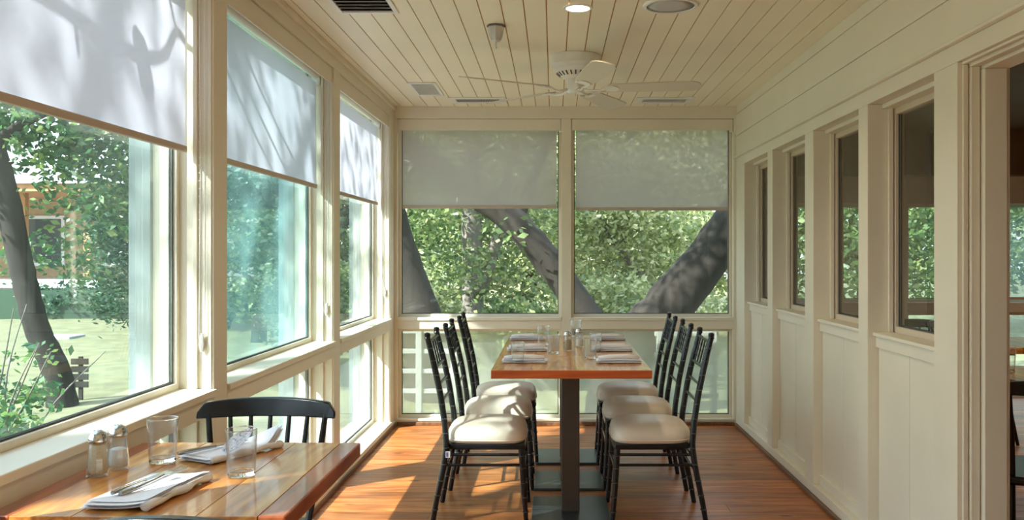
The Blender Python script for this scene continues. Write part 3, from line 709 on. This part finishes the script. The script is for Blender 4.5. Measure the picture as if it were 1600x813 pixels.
def shaker(x, y, fill, fillh, label, grp, s=1.0):
    t = thing('shaker', label, 'shaker', (x, y, ZT), 0, grp); t.scale = (s, s, s)
    n = 10
    MB().lathe([(.0005,0), (.024,0), (.0262,.003), (.0262,.012), (.0205,.082), (.0195,.088), (.0183,.088), (.0240,.012), (.022,.008), (.0005,.007)], n=n, cap0=False, cap1=False).build('glass_body', TUMBLER, t, smooth=15)
    k = fillh; r1 = .0234-(.0054)*(k-.012)/.075
    MB().lathe([(.001,.009), (.0215,.009), (.0232,.014), (r1, k), (.6*r1, k+.003), (.001, k+.004)], n=n).build('contents', fill, t, smooth=15)
    MB().lathe([(.0208,.084), (.0222,.087), (.0222,.097), (.0195,.101), (.0185,.107), (.012,.112), (.002,.1135)], n=24).build('lid', CHROME, t, smooth=35)
    hm = MB()
    for q in range(7):
        a = 2*PI*q/6; rr = .008 if q < 6 else 0
        hm.lathe([(.0012,.0), (.0012,.0006)], (rr*math.cos(a), rr*math.sin(a), .1126), 6)
    hm.build('lid_holes', GASKET, t)
    return t
shaker(-1.125, 2.212, PEPPERL, .080, 'glass shaker filled with pale ground pepper on the two-seat table', None)
shaker(-1.110, 2.285, SALT, .052, 'half-full glass salt shaker behind the pepper on the two-seat table', None)
shaker(.080, 5.07, PEPPER, .066, 'dark pepper shaker in the middle of the long table', None, 1.0)
shaker(.150, 5.27, SALT, .045, 'salt shaker just right of and behind the pepper on the long table', None, 1.0)

def napkin_mesh(L, Wd, layers=4, seed=0, curl=0.0, flare=0.0):
    # folded cloth: layered wavy slabs, length along y
    r = random.Random(seed); m = MB(); nx, ny = 10, 18
    for q in range(layers):
        z0 = .0025+q*.0042; th = .0034; sh = .004*(r.random()-.5); w = Wd-.005*q
        ph = r.random()*6
        for side in (0, 1):
            for i in range(nx+1):
                for j in range(ny+1):
                    u = i/nx; v = j/ny
                    x = (u-.5)*w*(1-.05*math.sin(v*PI)*q/4) + sh
                    y = (v-.5)*(L-.006*q*(1 if q % 2 else -.5))
                    z = z0 + side*th + .0012*math.sin(v*7+ph)*math.sin(u*4+q) + curl*(u**4)*(1-q*0.1)*.02 + flare*max(0, v-.75)**2*.5*(u)
                    e = min(u, 1-u, v, 1-v)
                    if e == 0: z = z0+th/2 + curl*(u**4)*.02*(1-q*.1) + flare*max(0, v-.75)**2*.5*u
                    z = max(z, .0006)
                    m.v.append((x, y, z))
        base = q*2*(nx+1)*(ny+1); half = (nx+1)*(ny+1)
        for i in range(nx):
            for j in range(ny):
                a = i*(ny+1)+j; b_ = a+ny+1
                m.f.append((base+a, base+a+1, base+b_+1, base+b_)); m.f.append((base+half+a, base+half+b_, base+half+b_+1, base+half+a+1))
    return m
def rolled_fold(m, L, x, seed):
    r = random.Random(seed)
    pts = [(x+.002*math.sin(k), -L/2+L*k/14, .011+.002*math.sin(k*1.3)) for k in range(15)]
    m.tube(pts, [.009+.0015*math.sin(k*.9+seed) for k in range(15)], 10, sx=1.25)
def napkin(x, y, rz, L, Wd, label, seed, group, curl=0, flare=0, roll=True, z=ZT):
    t = thing('napkin', label, 'napkin', (x, y, z), rz, group)
    napkin_mesh(L, Wd, 4, seed, curl, flare).build('folded_cloth', CLOTH, t, smooth=60)
    if roll:
        m = MB(); rolled_fold(m, L*.98, Wd/2-.008, seed); m.build('rolled_edge', CLOTH, t, smooth=180)
    return t
def knife(loc, rz, tilt, label):
    t = thing('table_knife', label, 'knife', loc, rz, None); t.rotation_euler = (tilt, 0, rz)
    MB().prism([(-.0085,0), (-.0095,.03), (-.0085,.095), (-.005,.098), (.0055,.098), (.0065,.0), (.006,-.004)], .0016, Matrix.Translation((0,.02,.003))).build('blade', CUTLERY, t, bevel=.0005)
    MB().tube([(0,.02,.004), (0,-.02,.0045), (0,-.07,.0045), (0,-.092,.004)], [.0045,.005,.0065,.005], 8).build('handle', CUTLERY, t, smooth=60)
    return t
def fork(loc, rz, tilt, label):
    t = thing('table_fork', label, 'fork', loc, rz, None); t.rotation_euler = (tilt, 0, rz)
    MB().tube([(0,.03,.010), (0,.0,.007), (0,-.05,.0045), (0,-.10,.0035)], [.003,.003,.0045,.0065], 8).build('handle', CUTLERY, t, smooth=60)
    MB().prism([(-.003,-.012), (-.011,.004), (-.0125,.018), (.0125,.018), (.011,.004), (.003,-.012)], .002, Matrix.Translation((0,.036,.009))).build('fork_head', CUTLERY, t, bevel=.0006)
    for k in range(4):
        xx = -.0108+.0072*k
        MB().tube([(xx,.052,.010), (xx,.075,.0085), (xx,.096,.0125)], [.0016,.0015,.0009], 6).build('tine', CUTLERY, t, smooth=60)
    return t
napkin(-.922, 2.045, -.12, .27, .155, 'white folded napkin with fork and knife at the near place of the two-seat table', 1, None, curl=.6)
knife((-.945, 2.045, ZT+.0235), -.20, 0.0, 'steel knife lying left of the fork on the near napkin')
fork((-.915, 2.055, ZT+.024), -.34, .05, 'steel fork with raised tines on the near napkin')
napkin(-.885, 2.465, -.50, .25, .13, 'white folded napkin at the far place of the two-seat table, behind the tumbler', 2, None, flare=1.6)
nf = [o for o in bpy.data.objects if o.name == 'napkin.001'][0]
fm = MB(); nn = 12
for i in range(nn+1):
    v = i/nn; wv = .030*math.sin(PI*min(1, .12+v*.86))**.7
    for k in range(5):
        u = -1+k/2
        for sd_ in (0, .0012): fm.v.append((.062+u*wv, -.075+.085*v, .022+.046*v+.006*u*u+sd_))
for i in range(nn):
    for k in range(4):
        a = i*10+k*2; fm.f.append((a, a+10, a+12, a+2)); fm.f.append((a+1, a+3, a+13, a+11))
PRINT = bpy.data.materials.new('blue_printed_cloth'); PRINT.use_nodes = True; pn = PRINT.node_tree.nodes; pl_ = PRINT.node_tree.links
vo_ = pn.new('ShaderNodeTexNoise'); vo_.inputs['Scale'].default_value = 70; vo_.inputs['Distortion'].default_value = 3; tc_ = pn.new('ShaderNodeTexCoord'); pl_.new(tc_.outputs['Object'], vo_.inputs['Vector'])
cr_ = pn.new('ShaderNodeValToRGB'); pl_.new(vo_.outputs[0], cr_.inputs[0]); cr_.color_ramp.elements[0].color = (.22,.30,.50,1); cr_.color_ramp.elements[1].color = (.80,.80,.84,1)
cr_.color_ramp.elements[0].position = .42; cr_.color_ramp.elements[1].position = .50; pl_.new(cr_.outputs[0], pn['Principled BSDF'].inputs['Base Color']); pn['Principled BSDF'].inputs['Roughness'].default_value = .85
fm.build('printed_corner', PRINT, nf, smooth=180, label='upturned napkin corner with a blue print')
knife((-.930, 2.42, ZT+.0225), -.62, 0.0, 'steel knife on the far napkin of the two-seat table')
ng = 'rolled white napkins on the long table'
nl = [(-.146, 4.53, 'front left napkin on the long table, under the nearest tumbler'), (-.150, 5.08, 'middle left napkin on the long table'), (-.165, 5.72, 'farthest left napkin on the long table'),
      (.330, 4.53, 'front right napkin on the long table'), (.335, 5.08, 'middle right napkin on the long table'), (.345, 5.72, 'farthest right napkin on the long table')]
for i, (x, y, lab) in enumerate(nl):
    t = napkin(x, y, PI/2+(.04 if i % 2 else -.05), .225, .085, lab, 10+i, ng, curl=.3)
    m = MB(); m.tube([(.002, -.10, .026), (.0, -.03, .030), (.002, .05, .029), (0, .104, .024)], [.010,.012,.011,.009], 10, sx=1.6); m.build('rolled_fold', CLOTH, t, smooth=180)

# ------------------------------------------------------------------ neighbouring room furniture
def room_table(x0, x1, y0, y1, label):
    return table(x0, x1, y0, y1, label, 4, TOPW, True, 'tables in the neighbouring room')
room_table(2.0, 2.75, 3.75, 4.40, 'table beyond the doorway, nearest the spindle-back chair')
room_table(2.35, 3.15, 5.25, 5.95, 'farther table seen through the doorway with tumblers on it')
dup(wc, (1.93, 3.62, 0), 0, 'black spindle-back chair just inside the neighbouring room')
dup(wc, (2.62, 6.33, 0), PI, 'black spindle-back chair seen through the nearest inner window')
dup(wc, (2.95, 6.31, 0), PI+.1, 'black spindle-back chair far behind the doorway table')
tum(2.63, 5.5, 'left tumbler on the farther table through the doorway', 1.0)
tum(2.80, 5.6, 'right tumbler on the farther table through the doorway', 1.0)
tum(2.10, 4.15, 'tumbler on the near table through the doorway', 1.0)
for x, y in ((3.2, 3.5), (4.6, 6.0)):  # unseen lamps added to brighten the neighbouring room
    t = thing('downlight', 'added unseen fill lamp of the neighbouring room, %s' % ('near the doorway' if x < 4 else 'far side'), 'ceiling light', (x, y, H-.012))
    MB().lathe([(.07,0), (.075,-.006), (.09,-.005), (.092,.0)], n=24).build('trim_ring', WHITE, t, smooth=40)
    l = bpy.data.lights.new('inner_fill_lamp', 'SPOT'); l.energy = 45; l.spot_size = 2.6; l.spot_blend = .6; l.color = (1, .8, .55); l.shadow_soft_size = .08
    lo = bpy.data.objects.new('inner_fill_lamp', l); C.objects.link(lo); lo.parent = t; lo.location = (0,0,-.04)

# ------------------------------------------------------------------ trees
def leaves(name, mat, blobs, n, size, parent=None, seed=1, clump=.16, droop=0.0, aspect=.5, nclump=None):
    """blobs: list of (cx,cy,cz, rx,ry,rz); n leaves as folded diamonds grouped in clumps"""
    rs = np.random.RandomState(seed)
    b = np.array(blobs, float); vol = b[:,3]*b[:,4]*b[:,5]; pr = vol/vol.sum()
    K = nclump or max(30, n//28)
    bi = rs.choice(len(b), K, p=pr); d = rs.normal(size=(K,3)); d /= np.linalg.norm(d, axis=1)[:,None]
    rad = rs.rand(K)**.45; cc = b[bi,:3] + d*rad[:,None]*b[bi,3:]
    ci = rs.randint(0, K, n); c = cc[ci] + rs.normal(size=(n,3))*clump*np.array([1,1,.6])
    if droop: c[:,2] -= np.abs(rs.normal(size=n))*droop
    u = rs.normal(size=(n,3)); u[:,2] = u[:,2]*.5-.3; u /= np.linalg.norm(u, axis=1)[:,None]
    w = rs.normal(size=(n,3)); w[:,2] *= .5; v = np.cross(u, w); v /= np.linalg.norm(v, axis=1)[:,None]
    s = size*(.6+.8*rs.rand(n))[:,None]
    V = np.stack([c-u*s*.5, c+v*s*aspect*.5+u*s*-.05, c+u*s*.5, c-v*s*aspect*.5+u*s*-.05], 1).reshape(-1,3)
    me = bpy.data.meshes.new(name); me.vertices.add(4*n); me.vertices.foreach_set('co', V.ravel().astype(np.float32))
    me.loops.add(4*n); me.loops.foreach_set('vertex_index', np.arange(4*n, dtype=np.int32))
    me.polygons.add(n); me.polygons.foreach_set('loop_start', np.arange(0, 4*n, 4, dtype=np.int32))
    me.materials.append(mat); me.update(); me.validate()
    o = bpy.data.objects.new(name, me); C.objects.link(o); o['kind'] = 'stuff'
    if parent: o.parent = parent
    return o
def limb(t, name, pts, rad, mat=BARK, n=12, seed=0, rough=.06):
    r = random.Random(seed); fine = []; fr = []
    for i in range(len(pts)-1):
        p0 = Vector(pts[max(i-1,0)]); p1 = Vector(pts[i]); p2 = Vector(pts[i+1]); p3 = Vector(pts[min(i+2,len(pts)-1)])
        for k in range(5):
            s = k/5; q = .5*((2*p1)+(p2-p0)*s+(2*p0-5*p1+4*p2-p3)*s*s+(3*p1-p0-3*p2+p3)*s**3)
            fine.append(q); fr.append((rad[i]*(1-s)+rad[i+1]*s)*(1+rough*(r.random()-.5)*2))
    fine.append(Vector(pts[-1])); fr.append(rad[-1])
    m = MB().tube(fine, fr, n)
    return m.build(name, mat, t, smooth=180)
def rel(pts, loc): return [(p[0]-loc[0], p[1]-loc[1], p[2]-loc[2]) for p in pts]
def tree(label, loc, trunk, rad, branches, blobs, n, size, mat, seed, bark=BARK, name='leafy_tree', group='trees around the porch', clump=.16, droop=0, aspect=.5):
    t = thing(name, label, 'tree', loc, 0, group)
    limb(t, 'trunk', rel(trunk, loc), rad, bark, 14, seed)
    for k, (pts, rr) in enumerate(branches): limb(t, 'branch', rel(pts, loc), rr, bark, 8, seed+k+1)
    if n: leaves('foliage', mat, [(b[0]-loc[0], b[1]-loc[1], b[2]-loc[2], *b[3:]) for b in blobs], n, size, t, seed, clump, droop, aspect)
    return t
G = -.35
# forked tree right behind the rear windows
tree('big forked dark-barked tree right outside the rear windows, two thick limbs in a V', (.66, 9.5, G),
     [(.66,9.5,G-.1), (.74,9.5,.10), (.92,9.5,.45), (1.14,9.5,.68), (1.58,9.5,1.19), (2.06,9.5,1.84), (2.9,9.6,2.9), (3.8,9.8,4.3)],
     [.34, .31, .27, .25, .245, .24, .20, .14],
     [([(.70,9.55,G), (.52,9.5,.30), (.34,9.5,.66), (-.05,9.5,1.22), (-.50,9.5,1.72), (-1.15,9.6,2.15), (-2.0,9.8,2.8), (-3.2,10,3.6)], [.24,.20,.16,.155,.15,.13,.10,.07]),
      ([(-.4,9.6,1.65), (-.2,9.9,2.2), (.1,10.3,3.0)], [.08,.06,.04]),
      ([(-2.0,9.8,2.8), (-2.3,9.0,4.2), (-2.4,8.0,5.6)], [.10,.08,.05])],
     [(-.75,9.25,1.62,.75,.22,.35), (-.15,9.25,1.15,.3,.15,.25), (2.2,9.7,.35,.25,.3,.6), (-1.6,9.9,2.3,.8,.5,.5), (.2,9.9,3.3,2.2,1.0,.7), (2.9,10.0,3.6,1.6,1.2,.9), (-2.3,7.6,6.2,2.8,2.3,1.3), (-3.4,9.6,5.4,1.8,1.6,1.1), (-.2,7.6,6.4,1.8,1.4,1.0)], 30000, .10, LEAF_G, 11, name='forked_tree', clump=.14)  # highest blobs are out-of-view canopy added to keep the rear trunks shaded
tree('leaning dark trunk at the left edge of the rear windows', (-1.42, 10.3, G),
     [(-1.35,10.3,G-.1), (-1.50,10.3,.5), (-1.68,10.3,1.1), (-1.92,10.3,1.9), (-2.3,10.4,3.1), (-2.8,10.6,4.6)], [.36,.24,.20,.18,.16,.12],
     [([(-2.1,10.35,2.4), (-1.5,10.6,3.1), (-.8,11,3.6)], [.09,.07,.04])],
     [(-2.2,10.6,3.6,1.6,1.2,1.0), (-1.75,10.0,2.1,.7,.4,.4)], 6500, .09, LEAF_G, 23, name='leaning_tree')
tree('grey upright tree with a forked branch behind the left rear window', (-1.17, 13, G),
     [(-1.17,13,G-.1), (-1.18,13,1.2), (-1.20,13,2.4), (-1.15,13,4.4)], [.18,.15,.14,.10],
     [([(-1.08,13,.75), (-.90,13,1.25), (-.74,13,1.95), (-.6,13,3.0)], [.10,.09,.08,.05])],
     [(-1.3,13.2,1.9,1.7,.9,1.3), (-.6,12.6,.9,1.0,.5,.5), (-1.2,13,3.8,2,1.5,1.3)], 13000, .10, LEAF_G, 31, bark=BARKG, name='upright_tree')
tree('slim pale tree slanting behind the right rear window', (1.5, 15, G),
     [(2.4,15,G), (1.5,15,.9), (.9,15,1.7), (.45,15,2.5), (.2,15,3.4)], [.08,.07,.06,.05,.03],
     [([(1.1,15,1.4), (1.4,15,2.0), (1.6,15,2.7)], [.03,.025,.015])],
     [(1.0,15.2,1.9,1.9,1.0,1.5), (1.2,15.3,.4,1.8,.8,.6)], 15000, .11, LEAF_Y, 37, bark=BARKG, name='slim_tree')
# sunny shrub masses and trees beyond
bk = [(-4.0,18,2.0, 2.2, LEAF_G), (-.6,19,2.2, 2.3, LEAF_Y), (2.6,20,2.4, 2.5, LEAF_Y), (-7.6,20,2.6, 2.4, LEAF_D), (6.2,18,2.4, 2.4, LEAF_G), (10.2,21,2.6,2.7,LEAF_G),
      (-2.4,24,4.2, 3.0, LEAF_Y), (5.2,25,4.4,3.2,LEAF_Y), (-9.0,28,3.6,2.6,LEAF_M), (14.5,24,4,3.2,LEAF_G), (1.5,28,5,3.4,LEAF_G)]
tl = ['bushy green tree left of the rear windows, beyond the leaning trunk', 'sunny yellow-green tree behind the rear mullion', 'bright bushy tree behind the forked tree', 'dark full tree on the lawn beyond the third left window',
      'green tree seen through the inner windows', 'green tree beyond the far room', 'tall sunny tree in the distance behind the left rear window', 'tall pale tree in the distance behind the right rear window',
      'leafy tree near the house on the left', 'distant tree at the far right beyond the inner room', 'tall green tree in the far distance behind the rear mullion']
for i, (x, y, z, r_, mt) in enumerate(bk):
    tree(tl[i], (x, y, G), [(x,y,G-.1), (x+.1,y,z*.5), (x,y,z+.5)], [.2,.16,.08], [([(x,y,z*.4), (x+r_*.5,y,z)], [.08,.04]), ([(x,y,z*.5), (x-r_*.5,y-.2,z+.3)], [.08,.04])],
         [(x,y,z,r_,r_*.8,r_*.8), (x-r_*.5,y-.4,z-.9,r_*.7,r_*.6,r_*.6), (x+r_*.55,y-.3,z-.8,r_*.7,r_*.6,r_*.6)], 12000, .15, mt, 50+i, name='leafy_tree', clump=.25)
# low shrubs behind the rear windows
for i, (x, y, r_) in enumerate([(-1.9,11.6,.7), (-.4,11.2,.6), (.9,12.3,.75), (-3.4,13,.9), (-2.6,15.5,.9)]):
    t = thing('shrub', ['leafy shrub by the leaning trunk', 'leafy shrub between the rear trunks', 'shrub behind the forked tree', 'shrub outside the rear left corner', 'farther shrub on the lawn edge'][i], 'shrub', (x, y, G), 0, 'shrubs behind the porch')
    for k in range(5):
        a = k*1.26; limb(t, 'stem', [(0,0,0), (.2*math.cos(a)*r_,.2*math.sin(a)*r_,r_*.6), (.5*math.cos(a)*r_,.5*math.sin(a)*r_,r_*1.3)], [.02,.015,.008], BARKG, 6, k)
    leaves('foliage', LEAF_Y if i % 2 == 0 else LEAF_G, [(0,0,r_*1.0,r_,r_*.7,r_*.8)], 5500, .09, t, 80+i, .1)

# left garden: leaning maple, evergreen, twiggy shrub
tree('leaning maple with a curved dark trunk outside the near left window', (-5.25, 9.56, G),
     [(-5.22,9.56,G-.1), (-5.30,9.55,.05), (-5.46,9.5,.475), (-5.58,9.5,.90), (-5.67,9.5,1.30), (-5.85,9.45,2.2), (-6.2,9.4,3.3), (-6.5,9.3,4.6)],
     [.17,.135,.125,.12,.12,.125,.11,.08],
     [([(-5.72,9.5,1.5), (-6.0,9.7,1.9), (-6.5,9.9,2.5)], [.06,.05,.03]), ([(-5.9,9.45,2.5), (-5.2,9.6,2.9), (-4.4,9.9,2.75), (-3.8,10.1,2.6)], [.06,.045,.03,.015]),
      ([(-6.0,9.4,2.9), (-5.4,9.2,3.4), (-4.6,9.0,3.5)], [.05,.035,.02])],
     [(-5.3,9.9,2.7,1.5,1.0,.55), (-4.9,10.1,1.9,.8,.7,.55), (-5.7,10.2,1.25,.45,.5,.35), (-6.6,9.6,3.4,1.5,1.2,1.0), (-4.4,10.0,3.0,1.1,.9,.6)], 11000, .10, LEAF_M, 91, name='leaning_maple', clump=.15)
tree('dark drooping evergreen between the maple and the second left window', (-5.35, 11.6, G),
     [(-5.35,11.6,G-.1), (-5.35,11.6,1.5), (-5.3,11.6,4.5)], [.14,.11,.05],
     [([(-5.35,11.6,1.0), (-5.0,11.4,.8), (-4.6,11.3,.4)], [.04,.03,.01]), ([(-5.35,11.6,1.8), (-4.8,11.4,1.7), (-4.3,11.3,1.2)], [.04,.03,.01])],
     [(-5.2,11.5,.95,.8,.7,.45), (-5.0,11.5,1.7,.9,.8,.5), (-5.2,11.6,2.6,.8,.7,.8), (-4.6,11.3,.75,.5,.5,.35)], 15000, .085, LEAF_D, 97, name='evergreen_tree', clump=.10, droop=.14, aspect=.3)
tree('dark rounded tree beyond the second left window', (-5.6, 17, G),
     [(-5.6,17,G-.1), (-5.55,17,1.0), (-5.6,17,3)], [.16,.13,.08], [], [(-5.6,17,2.6,2.0,1.5,1.8), (-5.0,16.5,1.4,1.2,1.0,.9)], 13000, .13, LEAF_D, 99, name='rounded_tree', clump=.2)
t = thing('twiggy_shrub', 'thin twiggy shrub with sparse leaves low outside the near left window', 'shrub', (-3.75, 5.9, G), 0)
rr = random.Random(5)
for k in range(11):
    a = rr.uniform(-.9, .9); b = rr.uniform(-.5, .5); hh = rr.uniform(.8, 1.45)
    limb(t, 'stem', [(rr.uniform(-.2,.2),rr.uniform(-.2,.2),-.05), (a*.35,b*.4,hh*.55), (a*.75,b*.8,hh)], [.010,.007,.003], BARKG, 6, k)
leaves('foliage', LEAF_M, [(0,0,.75,.62,.5,.38), (-.1,0,.35,.55,.5,.3)], 1300, .065, t, 101, .07)
# big shade tree beside the porch, towards the sun (outside the frame)
t = thing('shade_tree', 'tall tree beside the porch that dapples the window light', 'tree', (-8.2, -3.6, G))
limb(t, 'trunk', [(0,0,-.1), (.2,.1,3), (0,.4,6), (.3,.6,9.0)], [.4,.32,.25,.12], BARK, 14, 3)
limb(t, 'branch', [(.1,.2,4.2), (1.2,1.2,5.6), (2.2,2.4,6.6), (3.0,3.6,7.2)], [.16,.12,.08,.04], BARK, 10, 4)
limb(t, 'branch', [(.1,.2,3.6), (1.4,2.6,5.4), (2.2,4.2,6.6), (2.8,5.6,7.0)], [.14,.10,.07,.03], BARK, 10, 5)
leaves('foliage', LEAF_G, [(1.5,1.2,9.0,2.0,2.0,.95), (2.4,4.2,7.9,1.8,2.6,1.2), (0,.5,9.2,2.0,2.0,1.2), (2.8,6.4,6.9,1.5,1.8,1.0)], 5200, .13, t, 7, .16)
# overhanging branch close to the glass whose shadow falls on the near shades
t = thing('overhanging_branch', 'bare crooked bough reaching over the near left window', 'branch', (-4.2, -.4, 4.6))
off = Vector((-.8, -.608, .864)); base = Vector((-4.2, -.4, 4.6))
def up(y, z, k=1.0): return tuple(Vector((-1.315, y*1.023, 1.31+(z-1.31)*1.023)) + off*k - base)
limb(t, 'bough', [(0,0,0), (1.0,.9,-.6), up(2.05,1.97), up(2.286,1.958), up(2.49,1.936), up(2.736,1.925), up(2.80,1.93)], [.07,.05,.022,.018,.018,.019,.019], BARK, 8, 8)
limb(t, 'bough', [up(2.80,1.93), up(2.95,1.96), up(3.06,2.065), up(3.17,2.03), up(3.3,2.0)], [.019,.015,.014,.012,.01], BARK, 8, 9)
limb(t, 'twig', [up(2.95,2.3), up(3.0,2.17), up(3.06,2.07)], [.009,.010,.012], BARK, 6, 9)
limb(t, 'twig', [up(2.40,1.945), up(2.41,1.90), up(2.42,1.85)], [.007,.010,.006], BARK, 6, 10)
MB().tube([up(2.76,1.975), up(2.79,1.95), up(2.83,1.85), up(2.845,1.835)], [.03,.045,.048,.02], 12).build('shadow_stub', BARK, t, smooth=60)  # unseen shape added to cast the thick blob of shadow on the shade
for k, (a, b, c_) in enumerate([((3.45,2.20), (3.88,1.94), (4.32,1.70)), ((3.45,2.08), (3.80,1.86), (4.15,1.66)), ((3.50,2.30), (3.98,2.0), (4.5,1.75))]):
    limb(t, 'twig', [up(*a), up(*b), up(*c_)], [.010,.008,.006], BARK, 6, 20+k)
limb(t, 'twig', [up(3.3,2.0), up(3.45,2.15), up(3.5,2.30)], [.010,.010,.010], BARK, 6, 30)

# ------------------------------------------------------------------ garden furniture and buildings
t = thing('porch_house', 'tan house with orange porch posts and pale roof across the lawn', 'house', (-16.5, 25, G))
B('wall', HOUSEW, t, -5, 1.8, 0, 5.2, 7, 3.3)
B('stone_base', HOUSEB, t, -5, -.9, -.1, 4.2, 1.8, .75)
B('porch_floor', ROOFM, t, -5.1, -1.0, .75, 4.3, 1.8, .95)
MB().box(-5.5, -1.6, 3.3, 5.6, 7.4, 3.5).build('roof_edge', POSTW, t)
MB().prism([(-1.7, 3.5), (7.5, 3.5), (3.0, 4.8)], 11.3, Matrix.Translation((-5.6,0,0)) @ Matrix(((0,0,1,0),(1,0,0,0),(0,1,0,0),(0,0,0,1)))).build('roof', ROOFM, t)
for k in range(6): B('porch_post', POSTW, t, -4.9+k*1.75, -.9, .95, -4.72+k*1.75, -.72, 3.3)
for k in range(4):
    w = B('window', ROOFM, t, -3.9+k*2.3, 1.74, 1.3, -2.7+k*2.3, 1.82, 2.8); B('window_pane', GASKET, w, -3.8+k*2.3, 1.72, 1.4, -2.8+k*2.3, 1.75, 2.7)
t = thing('garden_sign', 'small dark slatted sign on a stake at the foot of the maple', 'sign', (-5.25, 9.95, G))
B('stake', BARK, t, -.02, -.015, -.05, .02, .015, .52)
for k in range(4): B('slat', BARK, t, -.095, -.03, .18+k*.085, .095, -.015, .245+k*.085)
tag(B('stone_slab', M('pale_blue_slab', (.45,.52,.56), rough=.6), None, -9.95, 17.3, G-.02, -9.35, 17.9, G+.06, bevel=.02), 'pale flat slab lying on the lawn beyond the maple trunk', 'slab')
t = thing('hedge', 'low dark clipped hedge at the far edge of the lawn', 'hedge', (-9.5, 22.6, G))
B('hedge_core', LEAF_D, t, -4.6, -.25, 0, 5.2, .25, .75)
leaves('foliage', LEAF_D, [(-3+1.2*k,0,.45,.8,.45,.5) for k in range(7)], 9000, .12, t, 120, .12)
# white rails seen through the low rear panes
def railing(x0, x1, y, z0, label):
    t = thing('deck_railing', label, 'railing', ((x0+x1)/2, y, G), 0, 'white railings behind the rear windows'); h = (x1-x0)/2
    for z in (.86, .66, .46, .26): B('rail', RAILW, t, -h, -.02, z, h, .02, z+.045, bevel=.005)
    for k in range(3): xx = -h+.05+(2*h-.1)*k/2; B('railing_post', RAILW, t, xx-.03, -.04, -.02, xx+.03, .03, .98, bevel=.005)
railing(1.05, 2.3, 10.4, 0, 'white railing behind the low rear pane on the right') if False else None
railing(.98, 1.60, 8.7, 0, 'white railing outside the low rear pane on the right')
railing(-1.75, -.95, 9.0, 0, 'white railing outside the low rear pane on the left')
print('objects', len(bpy.data.objects))
